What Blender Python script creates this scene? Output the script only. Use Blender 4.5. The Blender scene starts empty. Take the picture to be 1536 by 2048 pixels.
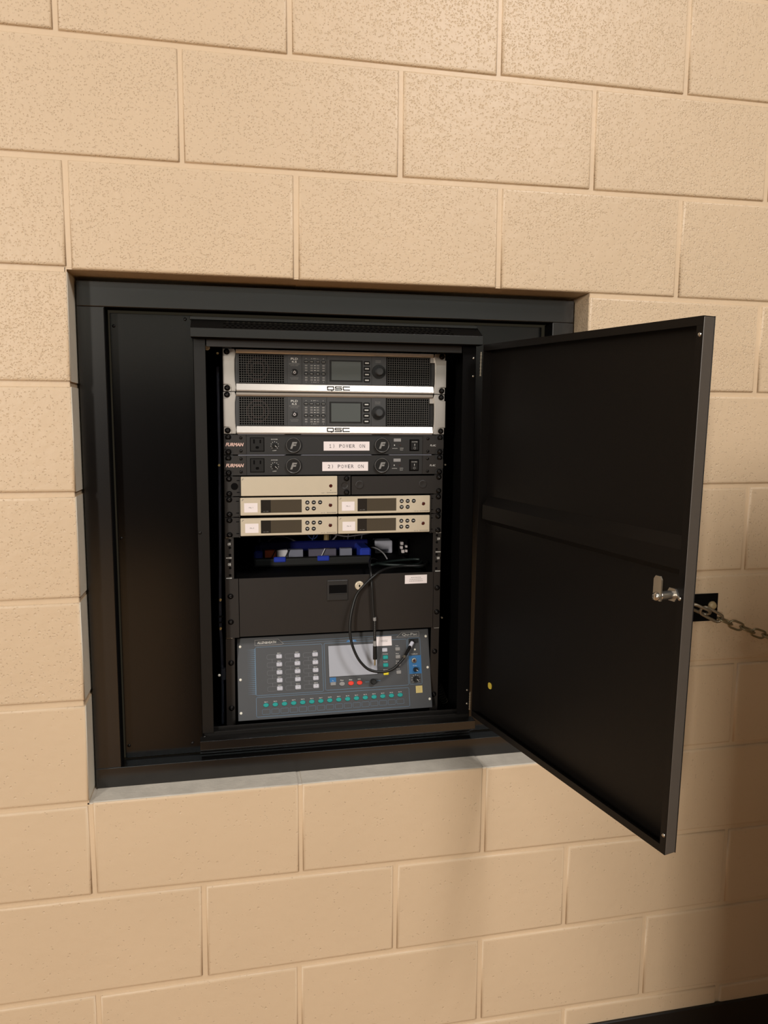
import bpy, bmesh, math, random
from mathutils import Vector, Matrix
random.seed(7)
SC = bpy.context.scene
COL = SC.collection
PI = math.pi

# ------------------------------------------------------------------ camera, world, lights, exposure
cam_d = bpy.data.cameras.new('camera')
cam = bpy.data.objects.new('camera', cam_d); COL.objects.link(cam)
cam_d.sensor_fit = 'VERTICAL'; cam_d.sensor_height = 24.0; cam_d.sensor_width = 18.0
cam_d.lens = 1480.0 / 2048.0 * 24.0; cam_d.clip_start = 0.02
RW = ((0.97997079, -0.19906525, 0.00550226), (-0.01779126, -0.11503652, -0.99320193), (0.19834495, 0.97321099, -0.11627405))
m = Matrix.Identity(4)
for i in range(3):
    m[i][0] = RW[0][i]; m[i][1] = -RW[1][i]; m[i][2] = -RW[2][i]
m[0][3], m[1][3], m[2][3] = 0.2859, -1.4659, -0.2743
cam.matrix_world = m
SC.camera = cam

w = bpy.data.worlds.new('world'); SC.world = w; w.use_nodes = True
w.node_tree.nodes['Background'].inputs[0].default_value = (1.0, 0.84, 0.55, 1)
w.node_tree.nodes['Background'].inputs[1].default_value = 0.02

def area(name, loc, sx, sy, power, col=(1.0, 0.84, 0.66), aim=None):
    d = bpy.data.lights.new(name, 'AREA'); d.shape = 'RECTANGLE'; d.size = sx; d.size_y = sy
    d.energy = power; d.color = col
    o = bpy.data.objects.new(name, d); COL.objects.link(o); o.location = loc
    if aim: o.rotation_euler = Vector(aim).to_track_quat('-Z', 'Z').to_euler()
    return o
CEIL = 2.4
LAMP = (1.0, 0.95, 0.92)
area('unseen_ceiling_light', (1.68, -3.1, CEIL - 0.02), 0.3, 1.2, 80, LAMP)
area('unseen_ceiling_light', (2.10, -3.3, CEIL - 0.02), 0.3, 1.2, 80, LAMP)
area('unseen_ceiling_light', (-0.9, -2.0, CEIL - 0.02), 1.0, 0.3, 20, LAMP)  # unseen lamp, added to brighten the sill and lips from the left
area('unseen_ceiling_light', (1.3, -6.6, CEIL - 0.02), 7.0, 0.4, 100, (0.90, 1.0, 1.0))  # unseen strip, added to light the far wall reflected in the black frame
area('far_fill_light', (-4.2, -7.95, 1.1), 0.6, 1.7, 500, (1.0, 0.94, 0.86), (0, 1, 0))  # fill added from the far left; no window is built there

vs = SC.view_settings
vs.view_transform = 'Standard'; vs.look = 'None'; vs.gamma = 1.0; vs.use_curve_mapping = False
vs.exposure = 0.0

# ------------------------------------------------------------------ materials
def lin(c):
    c /= 255.0
    return c / 12.92 if c <= 0.04045 else ((c + 0.055) / 1.055) ** 2.4
def S(r, g, b): return (lin(r), lin(g), lin(b), 1.0)
MATS = {}
def mat(name, col, rough=0.5, metal=0.0, var=0.08, nscale=60.0, bump=0.0, bscale=400.0, spec=0.5, emit=None):
    if name in MATS: return MATS[name]
    M = bpy.data.materials.new(name); M.use_nodes = True; nt = M.node_tree; N = nt.nodes; L = nt.links
    B = N['Principled BSDF']
    B.inputs['Roughness'].default_value = rough; B.inputs['Metallic'].default_value = metal
    B.inputs['Specular IOR Level'].default_value = spec
    geo = N.new('ShaderNodeNewGeometry')
    nz = N.new('ShaderNodeTexNoise'); nz.inputs['Scale'].default_value = nscale; nz.inputs['Detail'].default_value = 3
    L.new(geo.outputs['Position'], nz.inputs['Vector'])
    mr = N.new('ShaderNodeMapRange'); mr.inputs[3].default_value = 1 - var; mr.inputs[4].default_value = 1 + var
    L.new(nz.outputs['Fac'], mr.inputs[0])
    mx = N.new('ShaderNodeMix'); mx.data_type = 'RGBA'; mx.blend_type = 'MULTIPLY'; mx.inputs[0].default_value = 1.0
    mx.inputs[6].default_value = col; L.new(mr.outputs[0], mx.inputs[7]); L.new(mx.outputs[2], B.inputs['Base Color'])
    if bump > 0:
        n2 = N.new('ShaderNodeTexNoise'); n2.inputs['Scale'].default_value = bscale; n2.inputs['Detail'].default_value = 2
        L.new(geo.outputs['Position'], n2.inputs['Vector'])
        bp = N.new('ShaderNodeBump'); bp.inputs['Strength'].default_value = 1.0; bp.inputs['Distance'].default_value = bump
        L.new(n2.outputs['Fac'], bp.inputs['Height']); L.new(bp.outputs['Normal'], B.inputs['Normal'])
    if emit:
        B.inputs['Emission Color'].default_value = col; B.inputs['Emission Strength'].default_value = emit
    MATS[name] = M
    return M

def wall_mat(name, pits, col=S(207, 183, 152)):
    M = bpy.data.materials.new(name); M.use_nodes = True; nt = M.node_tree; N = nt.nodes; L = nt.links
    B = N['Principled BSDF']; B.inputs['Roughness'].default_value = 0.44
    geo = N.new('ShaderNodeNewGeometry')
    big = N.new('ShaderNodeTexNoise'); big.inputs['Scale'].default_value = 5.0; big.inputs['Detail'].default_value = 3
    L.new(geo.outputs['Position'], big.inputs['Vector'])
    mr = N.new('ShaderNodeMapRange'); mr.inputs[3].default_value = 0.96; mr.inputs[4].default_value = 1.04
    L.new(big.outputs['Fac'], mr.inputs[0])
    mx = N.new('ShaderNodeMix'); mx.data_type = 'RGBA'; mx.blend_type = 'MULTIPLY'; mx.inputs[0].default_value = 1.0
    mx.inputs[6].default_value = col; L.new(mr.outputs[0], mx.inputs[7]); L.new(mx.outputs[2], B.inputs['Base Color'])
    # pits of the painted concrete: small round holes in some cells, more of them where the patch noise is high
    warp = N.new('ShaderNodeTexNoise'); warp.inputs['Scale'].default_value = 300.0; warp.inputs['Detail'].default_value = 1
    L.new(geo.outputs['Position'], warp.inputs['Vector'])
    wm = N.new('ShaderNodeVectorMath'); wm.operation = 'MULTIPLY_ADD'; wm.inputs[1].default_value = (0.0045, 0.0045, 0.0045)
    L.new(warp.outputs['Color'], wm.inputs[0]); L.new(geo.outputs['Position'], wm.inputs[2])
    patch = N.new('ShaderNodeTexNoise'); patch.inputs['Scale'].default_value = 7.0; patch.inputs['Detail'].default_value = 2
    L.new(geo.outputs['Position'], patch.inputs['Vector'])
    thr = N.new('ShaderNodeMapRange'); thr.inputs[1].default_value = 0.35; thr.inputs[2].default_value = 0.65
    thr.inputs[3].default_value = 1.0 - pits * 0.6; thr.inputs[4].default_value = 1.0 - pits * 1.4
    L.new(patch.outputs['Fac'], thr.inputs[0])
    hs = []
    for sc_ in (170.0, 300.0):
        vo = N.new('ShaderNodeTexVoronoi'); vo.inputs['Scale'].default_value = sc_; L.new(wm.outputs[0], vo.inputs['Vector'])
        sep = N.new('ShaderNodeSeparateColor'); L.new(vo.outputs['Color'], sep.inputs[0])
        gt = N.new('ShaderNodeMath'); gt.operation = 'GREATER_THAN'; L.new(sep.outputs[0], gt.inputs[0]); L.new(thr.outputs[0], gt.inputs[1])
        rp = N.new('ShaderNodeMapRange'); rp.interpolation_type = 'SMOOTHSTEP'; rp.inputs[1].default_value = 0.0; rp.inputs[2].default_value = 0.5
        rp.inputs[3].default_value = 1.0; rp.inputs[4].default_value = 0.0; L.new(vo.outputs['Distance'], rp.inputs[0])
        mu = N.new('ShaderNodeMath'); mu.operation = 'MULTIPLY'; L.new(gt.outputs[0], mu.inputs[0]); L.new(rp.outputs[0], mu.inputs[1]); hs.append(mu)
    ad = N.new('ShaderNodeMath'); ad.operation = 'MAXIMUM'; L.new(hs[0].outputs[0], ad.inputs[0]); L.new(hs[1].outputs[0], ad.inputs[1])
    b1 = N.new('ShaderNodeBump'); b1.invert = True; b1.inputs['Strength'].default_value = 1.0; b1.inputs['Distance'].default_value = 0.0008
    L.new(ad.outputs[0], b1.inputs['Height'])
    mid = N.new('ShaderNodeTexNoise'); mid.inputs['Scale'].default_value = 45.0; mid.inputs['Detail'].default_value = 3
    L.new(geo.outputs['Position'], mid.inputs['Vector'])
    b2 = N.new('ShaderNodeBump'); b2.inputs['Strength'].default_value = 0.5; b2.inputs['Distance'].default_value = 0.002
    L.new(mid.outputs['Fac'], b2.inputs['Height']); L.new(b1.outputs['Normal'], b2.inputs['Normal'])
    L.new(b2.outputs['Normal'], B.inputs['Normal'])
    MATS[name] = M
    return M

wall_mat('paint_porous', 0.40); wall_mat('paint_medium', 0.17); wall_mat('paint_smooth', 0.025); wall_mat('paint_mortar', 0.0)
mat('bare_concrete', S(204, 196, 182), 0.85, var=0.22, nscale=28, bump=0.0005, bscale=160)
mat('jamb_primer', S(238, 228, 208), 0.6, var=0.10, nscale=20, bump=0.0003, bscale=120)
mat('frame_black', S(16, 15, 15), 0.2, var=0.1, nscale=9, bump=0.00003, bscale=900, spec=0.9)
mat('panel_black', S(8, 7, 7), 0.17, var=0.12, nscale=12, bump=0.00003, bscale=900, spec=0.6)
mat('cabinet_black', S(22, 20, 18), 0.36, var=0.08, bump=0.00005, bscale=900, spec=0.35)
mat('door_black', S(14, 11, 9), 0.5, var=0.05, bump=0.0001, bscale=700, spec=0.25)
mat('door_edge', S(72, 66, 60), 0.42, var=0.05, bump=0.0001, bscale=700)
mat('inner_black', S(9, 8, 8), 0.8, spec=0.08)
mat('rack_black', S(33, 29, 26), 0.45, var=0.06, bump=0.0001, bscale=1200)
mat('faceplate', S(36, 35, 34), 0.45, var=0.05)
mat('amp_panel', S(62, 62, 62), 0.45, var=0.05)
mat('amp_silver', S(196, 190, 182), 0.40, 0.75, var=0.04)
mat('grille_dark', S(58, 56, 52), 0.5)
mat('fan_brown', S(52, 26, 18), 0.6)
mat('screen_grey', S(88, 92, 90), 0.18, var=0.03, nscale=8)
mat('black_plastic', S(20, 19, 18), 0.38)
mat('black_rubber', S(26, 25, 23), 0.6)
mat('knob_grey', S(60, 61, 62), 0.4)
mat('trim_sheen', S(150, 152, 166), 0.35, 0.5)  # pale tone paints the reflection along the conditioners' top edges
mat('print_white', S(210, 208, 202), 0.6)
mat('print_grey', S(128, 126, 122), 0.6)
mat('print_black', S(22, 20, 20), 0.6)
mat('print_copper', S(230, 192, 178), 0.4, 0.3)
mat('label_white', S(236, 226, 224), 0.55, var=0.02)
mat('ink', S(40, 40, 48), 0.6)
mat('champagne', S(209, 196, 172), 0.42, 0.25, var=0.03)
mat('dark_red_lens', S(70, 26, 18), 0.25)
mat('display_olive', S(78, 70, 58), 0.12, var=0.04, nscale=10)
mat('display_dark', S(44, 40, 36), 0.15)
mat('mixer_face', S(66, 67, 69), 0.5, var=0.04, bump=0.0001, bscale=1500)
mat('mixer_side', S(48, 48, 50), 0.5)
mat('line_blue', S(96, 124, 148), 0.5)
mat('line_grey', S(112, 112, 116), 0.5)
mat('key_grey', S(190, 190, 198), 0.45)
mat('key_dim', S(140, 138, 136), 0.45)
mat('key_teal', S(28, 148, 142), 0.4)
mat('key_red', S(226, 62, 44), 0.4)
mat('key_yellow', S(238, 218, 52), 0.4)
mat('sticker_yellow', S(206, 184, 70), 0.5)
mat('panel_blue', S(44, 106, 160), 0.45)
mat('sticker_gold', S(206, 186, 120), 0.4)
mat('touch_screen', S(166, 168, 176), 0.10, var=0.03, nscale=10)
mat('screw_black', S(34, 32, 31), 0.22, 0.6)
mat('screw_white', S(226, 222, 208), 0.4)
mat('steel', S(190, 186, 178), 0.25, 0.95)
mat('steel_dull', S(150, 142, 126), 0.42, 0.85)
mat('chain_zinc', S(140, 130, 104), 0.45, 0.8)
mat('brass', S(206, 184, 130), 0.35, 0.9)
mat('cable_black', S(24, 24, 23), 0.45)
mat('cable_green_black', S(40, 50, 48), 0.45)
mat('cable_grey', S(150, 148, 150), 0.5)
mat('cable_blue', S(52, 74, 130), 0.5)
mat('case_blue', S(50, 72, 190), 0.35)
mat('case_navy', S(22, 28, 96), 0.3)
mat('case_lid', S(112, 108, 122), 0.2)
mat('orange_card', S(240, 118, 82), 0.6)
mat('white_card', S(232, 228, 232), 0.6)
mat('grey_card', S(140, 142, 158), 0.6)
mat('white_plastic', S(214, 214, 226), 0.45)
mat('yellow_plug', S(196, 166, 110), 0.5)
mat('strip_blue_grey', S(120, 124, 144), 0.5)
mat('floor_wood', S(168, 132, 92), 0.6, var=0.2, nscale=6, spec=0.2)
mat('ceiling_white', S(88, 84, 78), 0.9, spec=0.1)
mat('room_paint', S(88, 76, 62), 0.8, spec=0.2)
mat('far_paint', S(200, 200, 192), 0.7)
mat('dark_red_pad', S(22, 8, 8), 0.6, spec=0.2)
mat('base_black', S(22, 19, 17), 0.5)
mat('plate_black', S(7, 6, 5), 0.8, spec=0.1)
mat('paint_bolt', S(170, 150, 112), 0.5)

# ------------------------------------------------------------------ mesh helpers
def obj(name, bm, mt, parent=None, loc=None, smooth=False):
    me = bpy.data.meshes.new(name); bm.to_mesh(me); bm.free()
    return objm(name, me, mt, parent, loc, smooth)
def objm(name, me, mt, parent=None, loc=None, smooth=False):
    for k in (mt if isinstance(mt, (list, tuple)) else [mt]):
        if len(me.materials) < (len(mt) if isinstance(mt, (list, tuple)) else 1): me.materials.append(MATS[k])
    if smooth:
        for p in me.polygons: p.use_smooth = True
    o = bpy.data.objects.new(name, me); COL.objects.link(o)
    if parent: o.parent = parent
    if loc: o.location = loc
    if name in ('small_print', 'indicator_lights', 'dot_pattern', 'key_dots', 'key_lettering'): o['kind'] = 'stuff'
    return o
def inst(o, parent=None, loc=None, rot=None, name=None):
    c = o.copy(); COL.objects.link(c); c.parent = parent if parent else o.parent
    if loc: c.location = loc
    if rot: c.rotation_euler = rot
    return c
def tag(o, label, cat=None, group=None, kind=None):
    o['label'] = label
    if cat: o['category'] = cat
    if group: o['group'] = group
    if kind: o['kind'] = kind
    return o
def thing(name, label, cat, loc=(0, 0, 0), rot=(0, 0, 0), group=None):
    o = bpy.data.objects.new(name, None); COL.objects.link(o); o.location = loc; o.rotation_euler = rot
    o.empty_display_size = 0.02
    return tag(o, label, cat, group)
def box(bm, x0, x1, y0, y1, z0, z1, bev=0.0, seg=1):
    r = bmesh.ops.create_cube(bm, size=1.0)
    bmesh.ops.scale(bm, vec=(x1 - x0, y1 - y0, z1 - z0), verts=r['verts'])
    bmesh.ops.translate(bm, vec=((x0 + x1) / 2, (y0 + y1) / 2, (z0 + z1) / 2), verts=r['verts'])
    if bev > 0:
        es = list({e for v in r['verts'] for e in v.link_edges})
        bmesh.ops.bevel(bm, geom=es, offset=bev, segments=seg, affect='EDGES', profile=0.5)
    return bm
def nb(*a, **k): return box(bmesh.new(), *a, **k)
def prism_yz(bm, pts, x0, x1):
    """extrude a closed (y,z) outline along x"""
    a = [bm.verts.new((x0, y, z)) for y, z in pts]; b = [bm.verts.new((x1, y, z)) for y, z in pts]
    n = len(pts)
    bm.faces.new(a); bm.faces.new(b[::-1])
    for i in range(n): bm.faces.new((a[i], b[i], b[(i + 1) % n], a[(i + 1) % n]))
    bmesh.ops.recalc_face_normals(bm, faces=bm.faces)
    return bm
def prism_xz(bm, pts, y0, y1):
    """extrude a closed (x,z) outline from y0 to y1"""
    a = [bm.verts.new((x, y0, z)) for x, z in pts]; b = [bm.verts.new((x, y1, z)) for x, z in pts]
    n = len(pts); fs = [bm.faces.new(a), bm.faces.new(b[::-1])]
    for i in range(n): fs.append(bm.faces.new((a[i], b[i], b[(i + 1) % n], a[(i + 1) % n])))
    bmesh.ops.recalc_face_normals(bm, faces=fs)
    return bm
def lathe_y(bm, prof, cx=0, cz=0, n=16, ngon_r=None):
    """profile of (radius, y) revolved about the y axis through (cx,cz)"""
    rings = []
    for r, y in prof:
        if r < 1e-7: rings.append([bm.verts.new((cx, y, cz))])
        else: rings.append([bm.verts.new((cx + r * math.cos(2 * PI * i / n), y, cz + r * math.sin(2 * PI * i / n))) for i in range(n)])
    fs = []
    for a, b in zip(rings, rings[1:]):
        for i in range(n):
            j = (i + 1) % n
            if len(a) == 1 and len(b) == 1: continue
            if len(a) == 1: fs.append(bm.faces.new((a[0], b[i], b[j])))
            elif len(b) == 1: fs.append(bm.faces.new((a[i], b[0], a[j])))
            else: fs.append(bm.faces.new((a[i], b[i], b[j], a[j])))
    bmesh.ops.recalc_face_normals(bm, faces=fs)
    return bm
def catmull(P, k=6):
    P = [Vector(p) for p in P]; Q = [P[0] * 2 - P[1]] + P + [P[-1] * 2 - P[-2]]; out = []
    for i in range(1, len(Q) - 2):
        for s in range(k):
            t = s / k; a, b, c, d = Q[i - 1], Q[i], Q[i + 1], Q[i + 2]
            out.append(0.5 * ((2 * b) + (c - a) * t + (2 * a - 5 * b + 4 * c - d) * t * t + (3 * b - a - 3 * c + d) * t ** 3))
    out.append(P[-1]); return out
def tube(bm, pts, r, n=8, closed=False, spline=True):
    P = catmull(pts) if spline else [Vector(p) for p in pts]
    rr = r if isinstance(r, (list, tuple)) else None
    rings = []; up = None
    for i, p in enumerate(P):
        if closed: t = P[(i + 1) % len(P)] - P[i - 1]
        else: t = P[min(i + 1, len(P) - 1)] - P[max(i - 1, 0)]
        t.normalize()
        if up is None:
            up = t.cross(Vector((0.3, 0.2, 1)))
            if up.length < 1e-3: up = t.cross(Vector((1, 0, 0)))
            up.normalize()
        up = (up - t * up.dot(t)).normalized(); s = t.cross(up)
        q = rr[min(i * len(rr) // len(P), len(rr) - 1)] if rr else r
        rings.append([bm.verts.new(p + (up * math.cos(2 * PI * k / n) + s * math.sin(2 * PI * k / n)) * q) for k in range(n)])
    fs = []
    for a in range(len(rings) if closed else len(rings) - 1):
        A, B = rings[a], rings[(a + 1) % len(rings)]
        for k in range(n): fs.append(bm.faces.new((A[k], A[(k + 1) % n], B[(k + 1) % n], B[k])))
    if not closed: fs.append(bm.faces.new(rings[0][::-1])); fs.append(bm.faces.new(rings[-1]))
    bmesh.ops.recalc_face_normals(bm, faces=fs)
    return bm
TXT = {}
def text_pts(s, shear=0.0, bold=0.0):
    key = (s, shear, bold)
    if key not in TXT:
        cu = bpy.data.curves.new('lettering', 'FONT'); cu.body = s; cu.shear = shear; cu.offset = bold; cu.resolution_u = 2
        o = bpy.data.objects.new('lettering', cu); COL.objects.link(o)
        dg = bpy.context.evaluated_depsgraph_get(); me = bpy.data.meshes.new_from_object(o.evaluated_get(dg))
        V = [(v.co.x, v.co.y) for v in me.vertices]; F = [tuple(p.vertices) for p in me.polygons]
        bpy.data.objects.remove(o); bpy.data.curves.remove(cu); bpy.data.meshes.remove(me)
        xs = [v[0] for v in V]; ys = [v[1] for v in V]
        TXT[key] = (V, F, min(xs), max(xs), min(ys), max(ys))
    return TXT[key]

class Unit:
    """front panel in millimetres: u from the left edge, v from the top edge (down negative), d proud of the panel plane"""
    def __init__(s, root, W, H): s.r, s.W, s.H = root, W, H
    def X(s, u): return (u - s.W / 2) / 1000.0
    def Z(s, v): return (s.H + v) / 1000.0
    def bx(s, bm, u0, u1, v0, v1, d0, d1, bev=0.0, seg=1):
        return box(bm, s.X(u0), s.X(u1), -d1 / 1000.0, -d0 / 1000.0, s.Z(min(v0, v1)), s.Z(max(v0, v1)), bev / 1000.0, seg)
    def box(s, name, u0, u1, v0, v1, d0, d1, mt, bev=0.0, parent=None, seg=1):
        return obj(name, s.bx(bmesh.new(), u0, u1, v0, v1, d0, d1, bev, seg), mt, parent or s.r)
    def cylm(s, bm, u, v, prof, n=16):
        return lathe_y(bm, [(r / 1000.0, -d / 1000.0) for r, d in prof], s.X(u), s.Z(v), n)
    def cyl(s, name, u, v, prof, mt, n=16, parent=None, smooth=False):
        return obj(name, s.cylm(bmesh.new(), u, v, prof, n), mt, parent or s.r, smooth=smooth)
    def poly(s, bm, pts, d0, d1):
        return prism_xz(bm, [(s.X(u), s.Z(v)) for u, v in pts], -d1 / 1000.0, -d0 / 1000.0)
    def txm(s, bm, t, u, v, h, d, width=None, shear=0.0, bold=0.0, align='C', thick=0.12):
        V, F, x0, x1, y0, y1 = text_pts(t, shear, bold)
        k = h / (y1 - y0); kx = width / (x1 - x0) if width else k
        off = {'C': (x0 + x1) / 2, 'L': x0, 'R': x1}[align]; cy = (y0 + y1) / 2
        vs = [bm.verts.new((s.X(u + (x - off) * kx), -d / 1000.0, s.Z(v + (y - cy) * k))) for x, y in V]
        for f in F:
            try: bm.faces.new([vs[i] for i in f])
            except ValueError: pass
        return bm
    def text(s, name, t, u, v, h, d, mt, parent=None, **k):
        return obj(name, s.txm(bmesh.new(), t, u, v, h, d, **k), mt, parent or s.r)
    def line(s, bm, pts, w, d, closed=False):
        """printed line: a thin ribbon through (u,v) points"""
        n = len(pts)
        for i in range(n if closed else n - 1):
            a, b = Vector(pts[i]), Vector(pts[(i + 1) % n]); t = (b - a)
            if t.length < 1e-6: continue
            t.normalize(); q = Vector((-t.y, t.x)) * w / 2; a = a - t * w * 0.45; b = b + t * w * 0.45
            vs = [bm.verts.new((s.X(p.x), -d / 1000.0, s.Z(p.y))) for p in (a - q, b - q, b + q, a + q)]
            bm.faces.new(vs)
        return bm
    def quad(s, bm, u0, u1, v0, v1, d):
        bm.faces.new([bm.verts.new((s.X(u), -d / 1000.0, s.Z(v))) for u, v in ((u0, v0), (u1, v0), (u1, v1), (u0, v1))])
        return bm
def rrect(u0, u1, v0, v1, r, n=3):
    out = []
    for cu, cv, a0 in ((u1 - r, v1 - r, 0), (u0 + r, v1 - r, 90), (u0 + r, v0 + r, 180), (u1 - r, v0 + r, 270)):
        for i in range(n + 1):
            a = math.radians(a0 + 90 * i / n); out.append((cu + r * math.cos(a), cv + r * math.sin(a)))
    return out

# ------------------------------------------------------------------ the room
UB, CB = 0.4064, 0.2032
FLOOR = -9 * CB
ZL = {-8: (9.1, -8.8), -7: (-3.1, 5.7), -6: (6.0, -6.9), -5: (-1.0, 2.0), -4: (0.6, -0.6), -3: (1.3, 4.0), -2: (0.5, 1.5), -1: (1.5, 0), 0: (3.9, -5.6), 1: (-5.6, 6.5), 2: (-2.4, 2.2)}
DX = {(0, 2): -5.3, (1, 2): -5.1, (2, 2): -1.7, (.5, 1): .3, (1.5, 1): 4.4, (2.5, 1): -.6, (3.5, 1): .4, (0, 0): .3, (1, 0): 5.1, (2, 0): 6.5, (3, 0): 1.7,
      (3.5, -1): 4.1, (3.5, -3): 1.8, (3.5, -5): -1, (0, -6): -1.8, (1, -6): 4.1, (2, -6): -.3, (.5, -7): 6.3, (1.5, -7): 5, (2.5, -7): -3, (3.5, -7): 2.7,
      (0, -8): -3.8, (1, -8): -.9, (2, -8): -.5, (3, -8): -.4, (2.5, -9): 4.6, (3.5, -9): 4}
def zline(k, X):
    a, b = ZL.get(k, (0, 0)); X = max(-0.2, min(1.65, X))
    return k * CB + (a + b * X) / 1000.0
OX0, OX1, OZ1, OZ0 = -0.004, 1.019, 0.003, -1.0170          # the opening
def quad4(bm, pts, mi=0):
    f = bm.faces.new([bm.verts.new(p) for p in pts]); f.material_index = mi; return f
RX0, RX1, RY = -5.0, 5.0, -8.0
bm = bmesh.new(); MY = 0.0055
for (a, b, c, d) in ((RX0, OX0 - .004, FLOOR, CEIL), (OX1 + .004, RX1, FLOOR, CEIL), (OX0 - .004, OX1 + .004, OZ1 + .004, CEIL), (OX0 - .004, OX1 + .004, FLOOR, OZ0 - .004)):
    quad4(bm, ((a, MY, c), (b, MY, c), (b, MY, d), (a, MY, d)))
for pts in (((OX0 - .004, MY, OZ0), (OX0 - .004, .2, OZ0), (OX0 - .004, .2, OZ1), (OX0 - .004, MY, OZ1)), ((OX1 + .004, MY, OZ0), (OX1 + .004, .2, OZ0), (OX1 + .004, .2, OZ1), (OX1 + .004, MY, OZ1)),
            ((OX0, MY, OZ1 + .004), (OX1, MY, OZ1 + .004), (OX1, .2, OZ1 + .004), (OX0, .2, OZ1 + .004)), ((OX0, MY, OZ0 - .004), (OX1, MY, OZ0 - .004), (OX1, .2, OZ0 - .004), (OX0, .2, OZ0 - .004))):
    quad4(bm, pts)
wall = obj('wall_back', bm, 'paint_mortar')
tag(wall, 'beige painted concrete block wall with a square recess for the rack', kind='structure')

bm = bmesh.new()
for k in range(-4, 1):
    for xa, xb in ((OX0 - .03, OX0 - .0030), (OX1 + .0030, OX1 + .03)):
        zz = zline(k, xa); box(bm, xa, xb, .0062, .2, zz - .008, zz + .008)
for xa, xb in ((OX0 - .06, OX0 - .001), (OX1 + .001, OX1 + .06)): box(bm, xa, xb, .0062, .2, OZ0 - .012, OZ0 - .001 + .006)
box(bm, OX0 - .02, OX0 - .0006, .0062, .2, -.012, .02)
obj('jamb_mortar', bm, 'paint_mortar', wall)
bm = bmesh.new()
for a in (0, 1, 2): box(bm, a * UB - .012, a * UB + .012, .0062, .2, OZ0 - .02, OZ0 - .0012)
obj('sill_mortar', bm, 'bare_concrete', wall)
bm = bmesh.new()
for a in (0, 1, 2): box(bm, a * UB - .005, a * UB + .018, .0060, .2, OZ1 + .0008, OZ1 + .02)
obj('lintel_mortar', bm, 'paint_mortar', wall)
def make_block(xa0, xa1, xb0, xb1, za0, zb0, za1, zb1, depth, mats, side_idx):
    """bottom-left, bottom-right ... : four front corners; chamfered edges"""
    cx, cz = (xa0 + xa1) / 2, (za0 + za1) / 2
    bm = bmesh.new(); ch = 0.0046
    jit = lambda: random.uniform(-0.0009, 0.0009)
    C4 = [(xa0 + jit(), za0 + jit()), (xa1 + jit(), zb0 + jit()), (xb1 + jit(), zb1 + jit()), (xb0 + jit(), za1 + jit())]
    sg = [(1, 1), (-1, 1), (-1, -1), (1, -1)]
    py = random.uniform(-0.0006, 0.0006)
    rings = []
    for ins, yy in ((.0062, py), (.0026, .0009), (.0008, .0028), (0, .0066), (0, depth)):
        rings.append([bm.verts.new((x - cx + s[0] * ins, yy, z - cz + s[1] * ins)) for (x, z), s in zip(C4, sg)])
    bm.faces.new(rings[0])
    for n_, (A, B) in enumerate(zip(rings, rings[1:])):
        for i in range(4):
            fc = bm.faces.new((A[i], B[i], B[(i + 1) % 4], A[(i + 1) % 4]))
            if n_ >= 2 and i == side_idx: fc.material_index = 1
    bmesh.ops.recalc_face_normals(bm, faces=bm.faces)
    o = obj('block', bm, mats, wall, (cx, 0, cz), smooth=True)
    for p_ in o.data.polygons:
        if abs(p_.normal.y) < .01: p_.use_smooth = False
    for e_ in o.data.edges:
        if all(abs(o.data.vertices[v_].co.y - .0066) < 1e-5 for v_ in e_.vertices): e_.use_edge_sharp = True
    md = o.modifiers.new('even_normals', 'WEIGHTED_NORMAL'); md.weight = 90; md.keep_sharp = True
    return o
G = 0.0048
for k in range(-9, 6):
    half = (k % 2 != 0)
    porous = 'paint_porous' if k >= -1 else ('paint_medium' if k >= -4 else 'paint_smooth')
    for j in range(-3, 7):
        a, b = (j + .5, j + 1.5) if half else (j, j + 1)
        x0 = a * UB + DX.get((a, k), 0) / 1000 + G; x1 = b * UB + DX.get((b, k), 0) / 1000 - G
        depth, mats, side = 0.02, [porous], -1
        spans = [(x0, x1)]
        if -5 <= k <= -1:
            spans = []
            if x0 < OX0 - .02: spans.append((x0, min(x1, OX0 if x1 > OX0 - .03 else x1)))
            if x1 > OX1 + .02: spans.append((max(x0, OX1) if x0 < OX1 + .03 else x0, x1))
        for (p, q) in spans:
            z = [zline(k, p) + G, zline(k, q) + G, zline(k + 1, p) - G, zline(k + 1, q) - G]
            depth, mats, side = 0.02, [porous], -1
            over = q > OX0 and p < OX1
            if k == 0 and over: z[0] = z[1] = OZ1; depth = 0.2
            if k == -6 and over: z[2] = z[3] = OZ0; depth, mats, side = 0.2, [porous, 'bare_concrete'], 2
            if -5 <= k <= -1:
                if abs(q - OX0) < .002: depth, mats, side = 0.2, [porous, 'jamb_primer'], 1
                if abs(p - OX1) < .002: depth = 0.2
            make_block(p, q, p, q, z[0], z[1], z[2], z[3], depth, mats, side)

fl = obj('floor', nb(RX0, RX1, RY, 0.7, FLOOR - .05, FLOOR), 'floor_wood'); tag(fl, 'glossy brown wooden floor of the hall', kind='structure')
ce = obj('ceiling', nb(RX0, RX1, RY, 0.7, CEIL, CEIL + .05), 'ceiling_white'); tag(ce, 'pale ceiling of the hall', kind='structure')
o = obj('wall_left', nb(RX0 - .1, RX0, RY, 0.7, FLOOR, CEIL), 'room_paint'); tag(o, 'beige painted side wall of the hall', kind='structure')
o = obj('wall_right', nb(RX1, RX1 + .1, RY, 0.7, FLOOR, CEIL), 'room_paint'); tag(o, 'beige painted end wall of the hall', kind='structure')
o = obj('wall_front', nb(RX0, RX1, RY - .1, RY, FLOOR, CEIL), 'far_paint'); tag(o, 'pale painted wall facing the rack', kind='structure')
o = obj('trim_1', nb(RX0, RX1, RY, RY + .04, FLOOR, FLOOR + 2.2), 'dark_red_pad'); tag(o, 'dark red wainscot along the facing wall', kind='structure')
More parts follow.
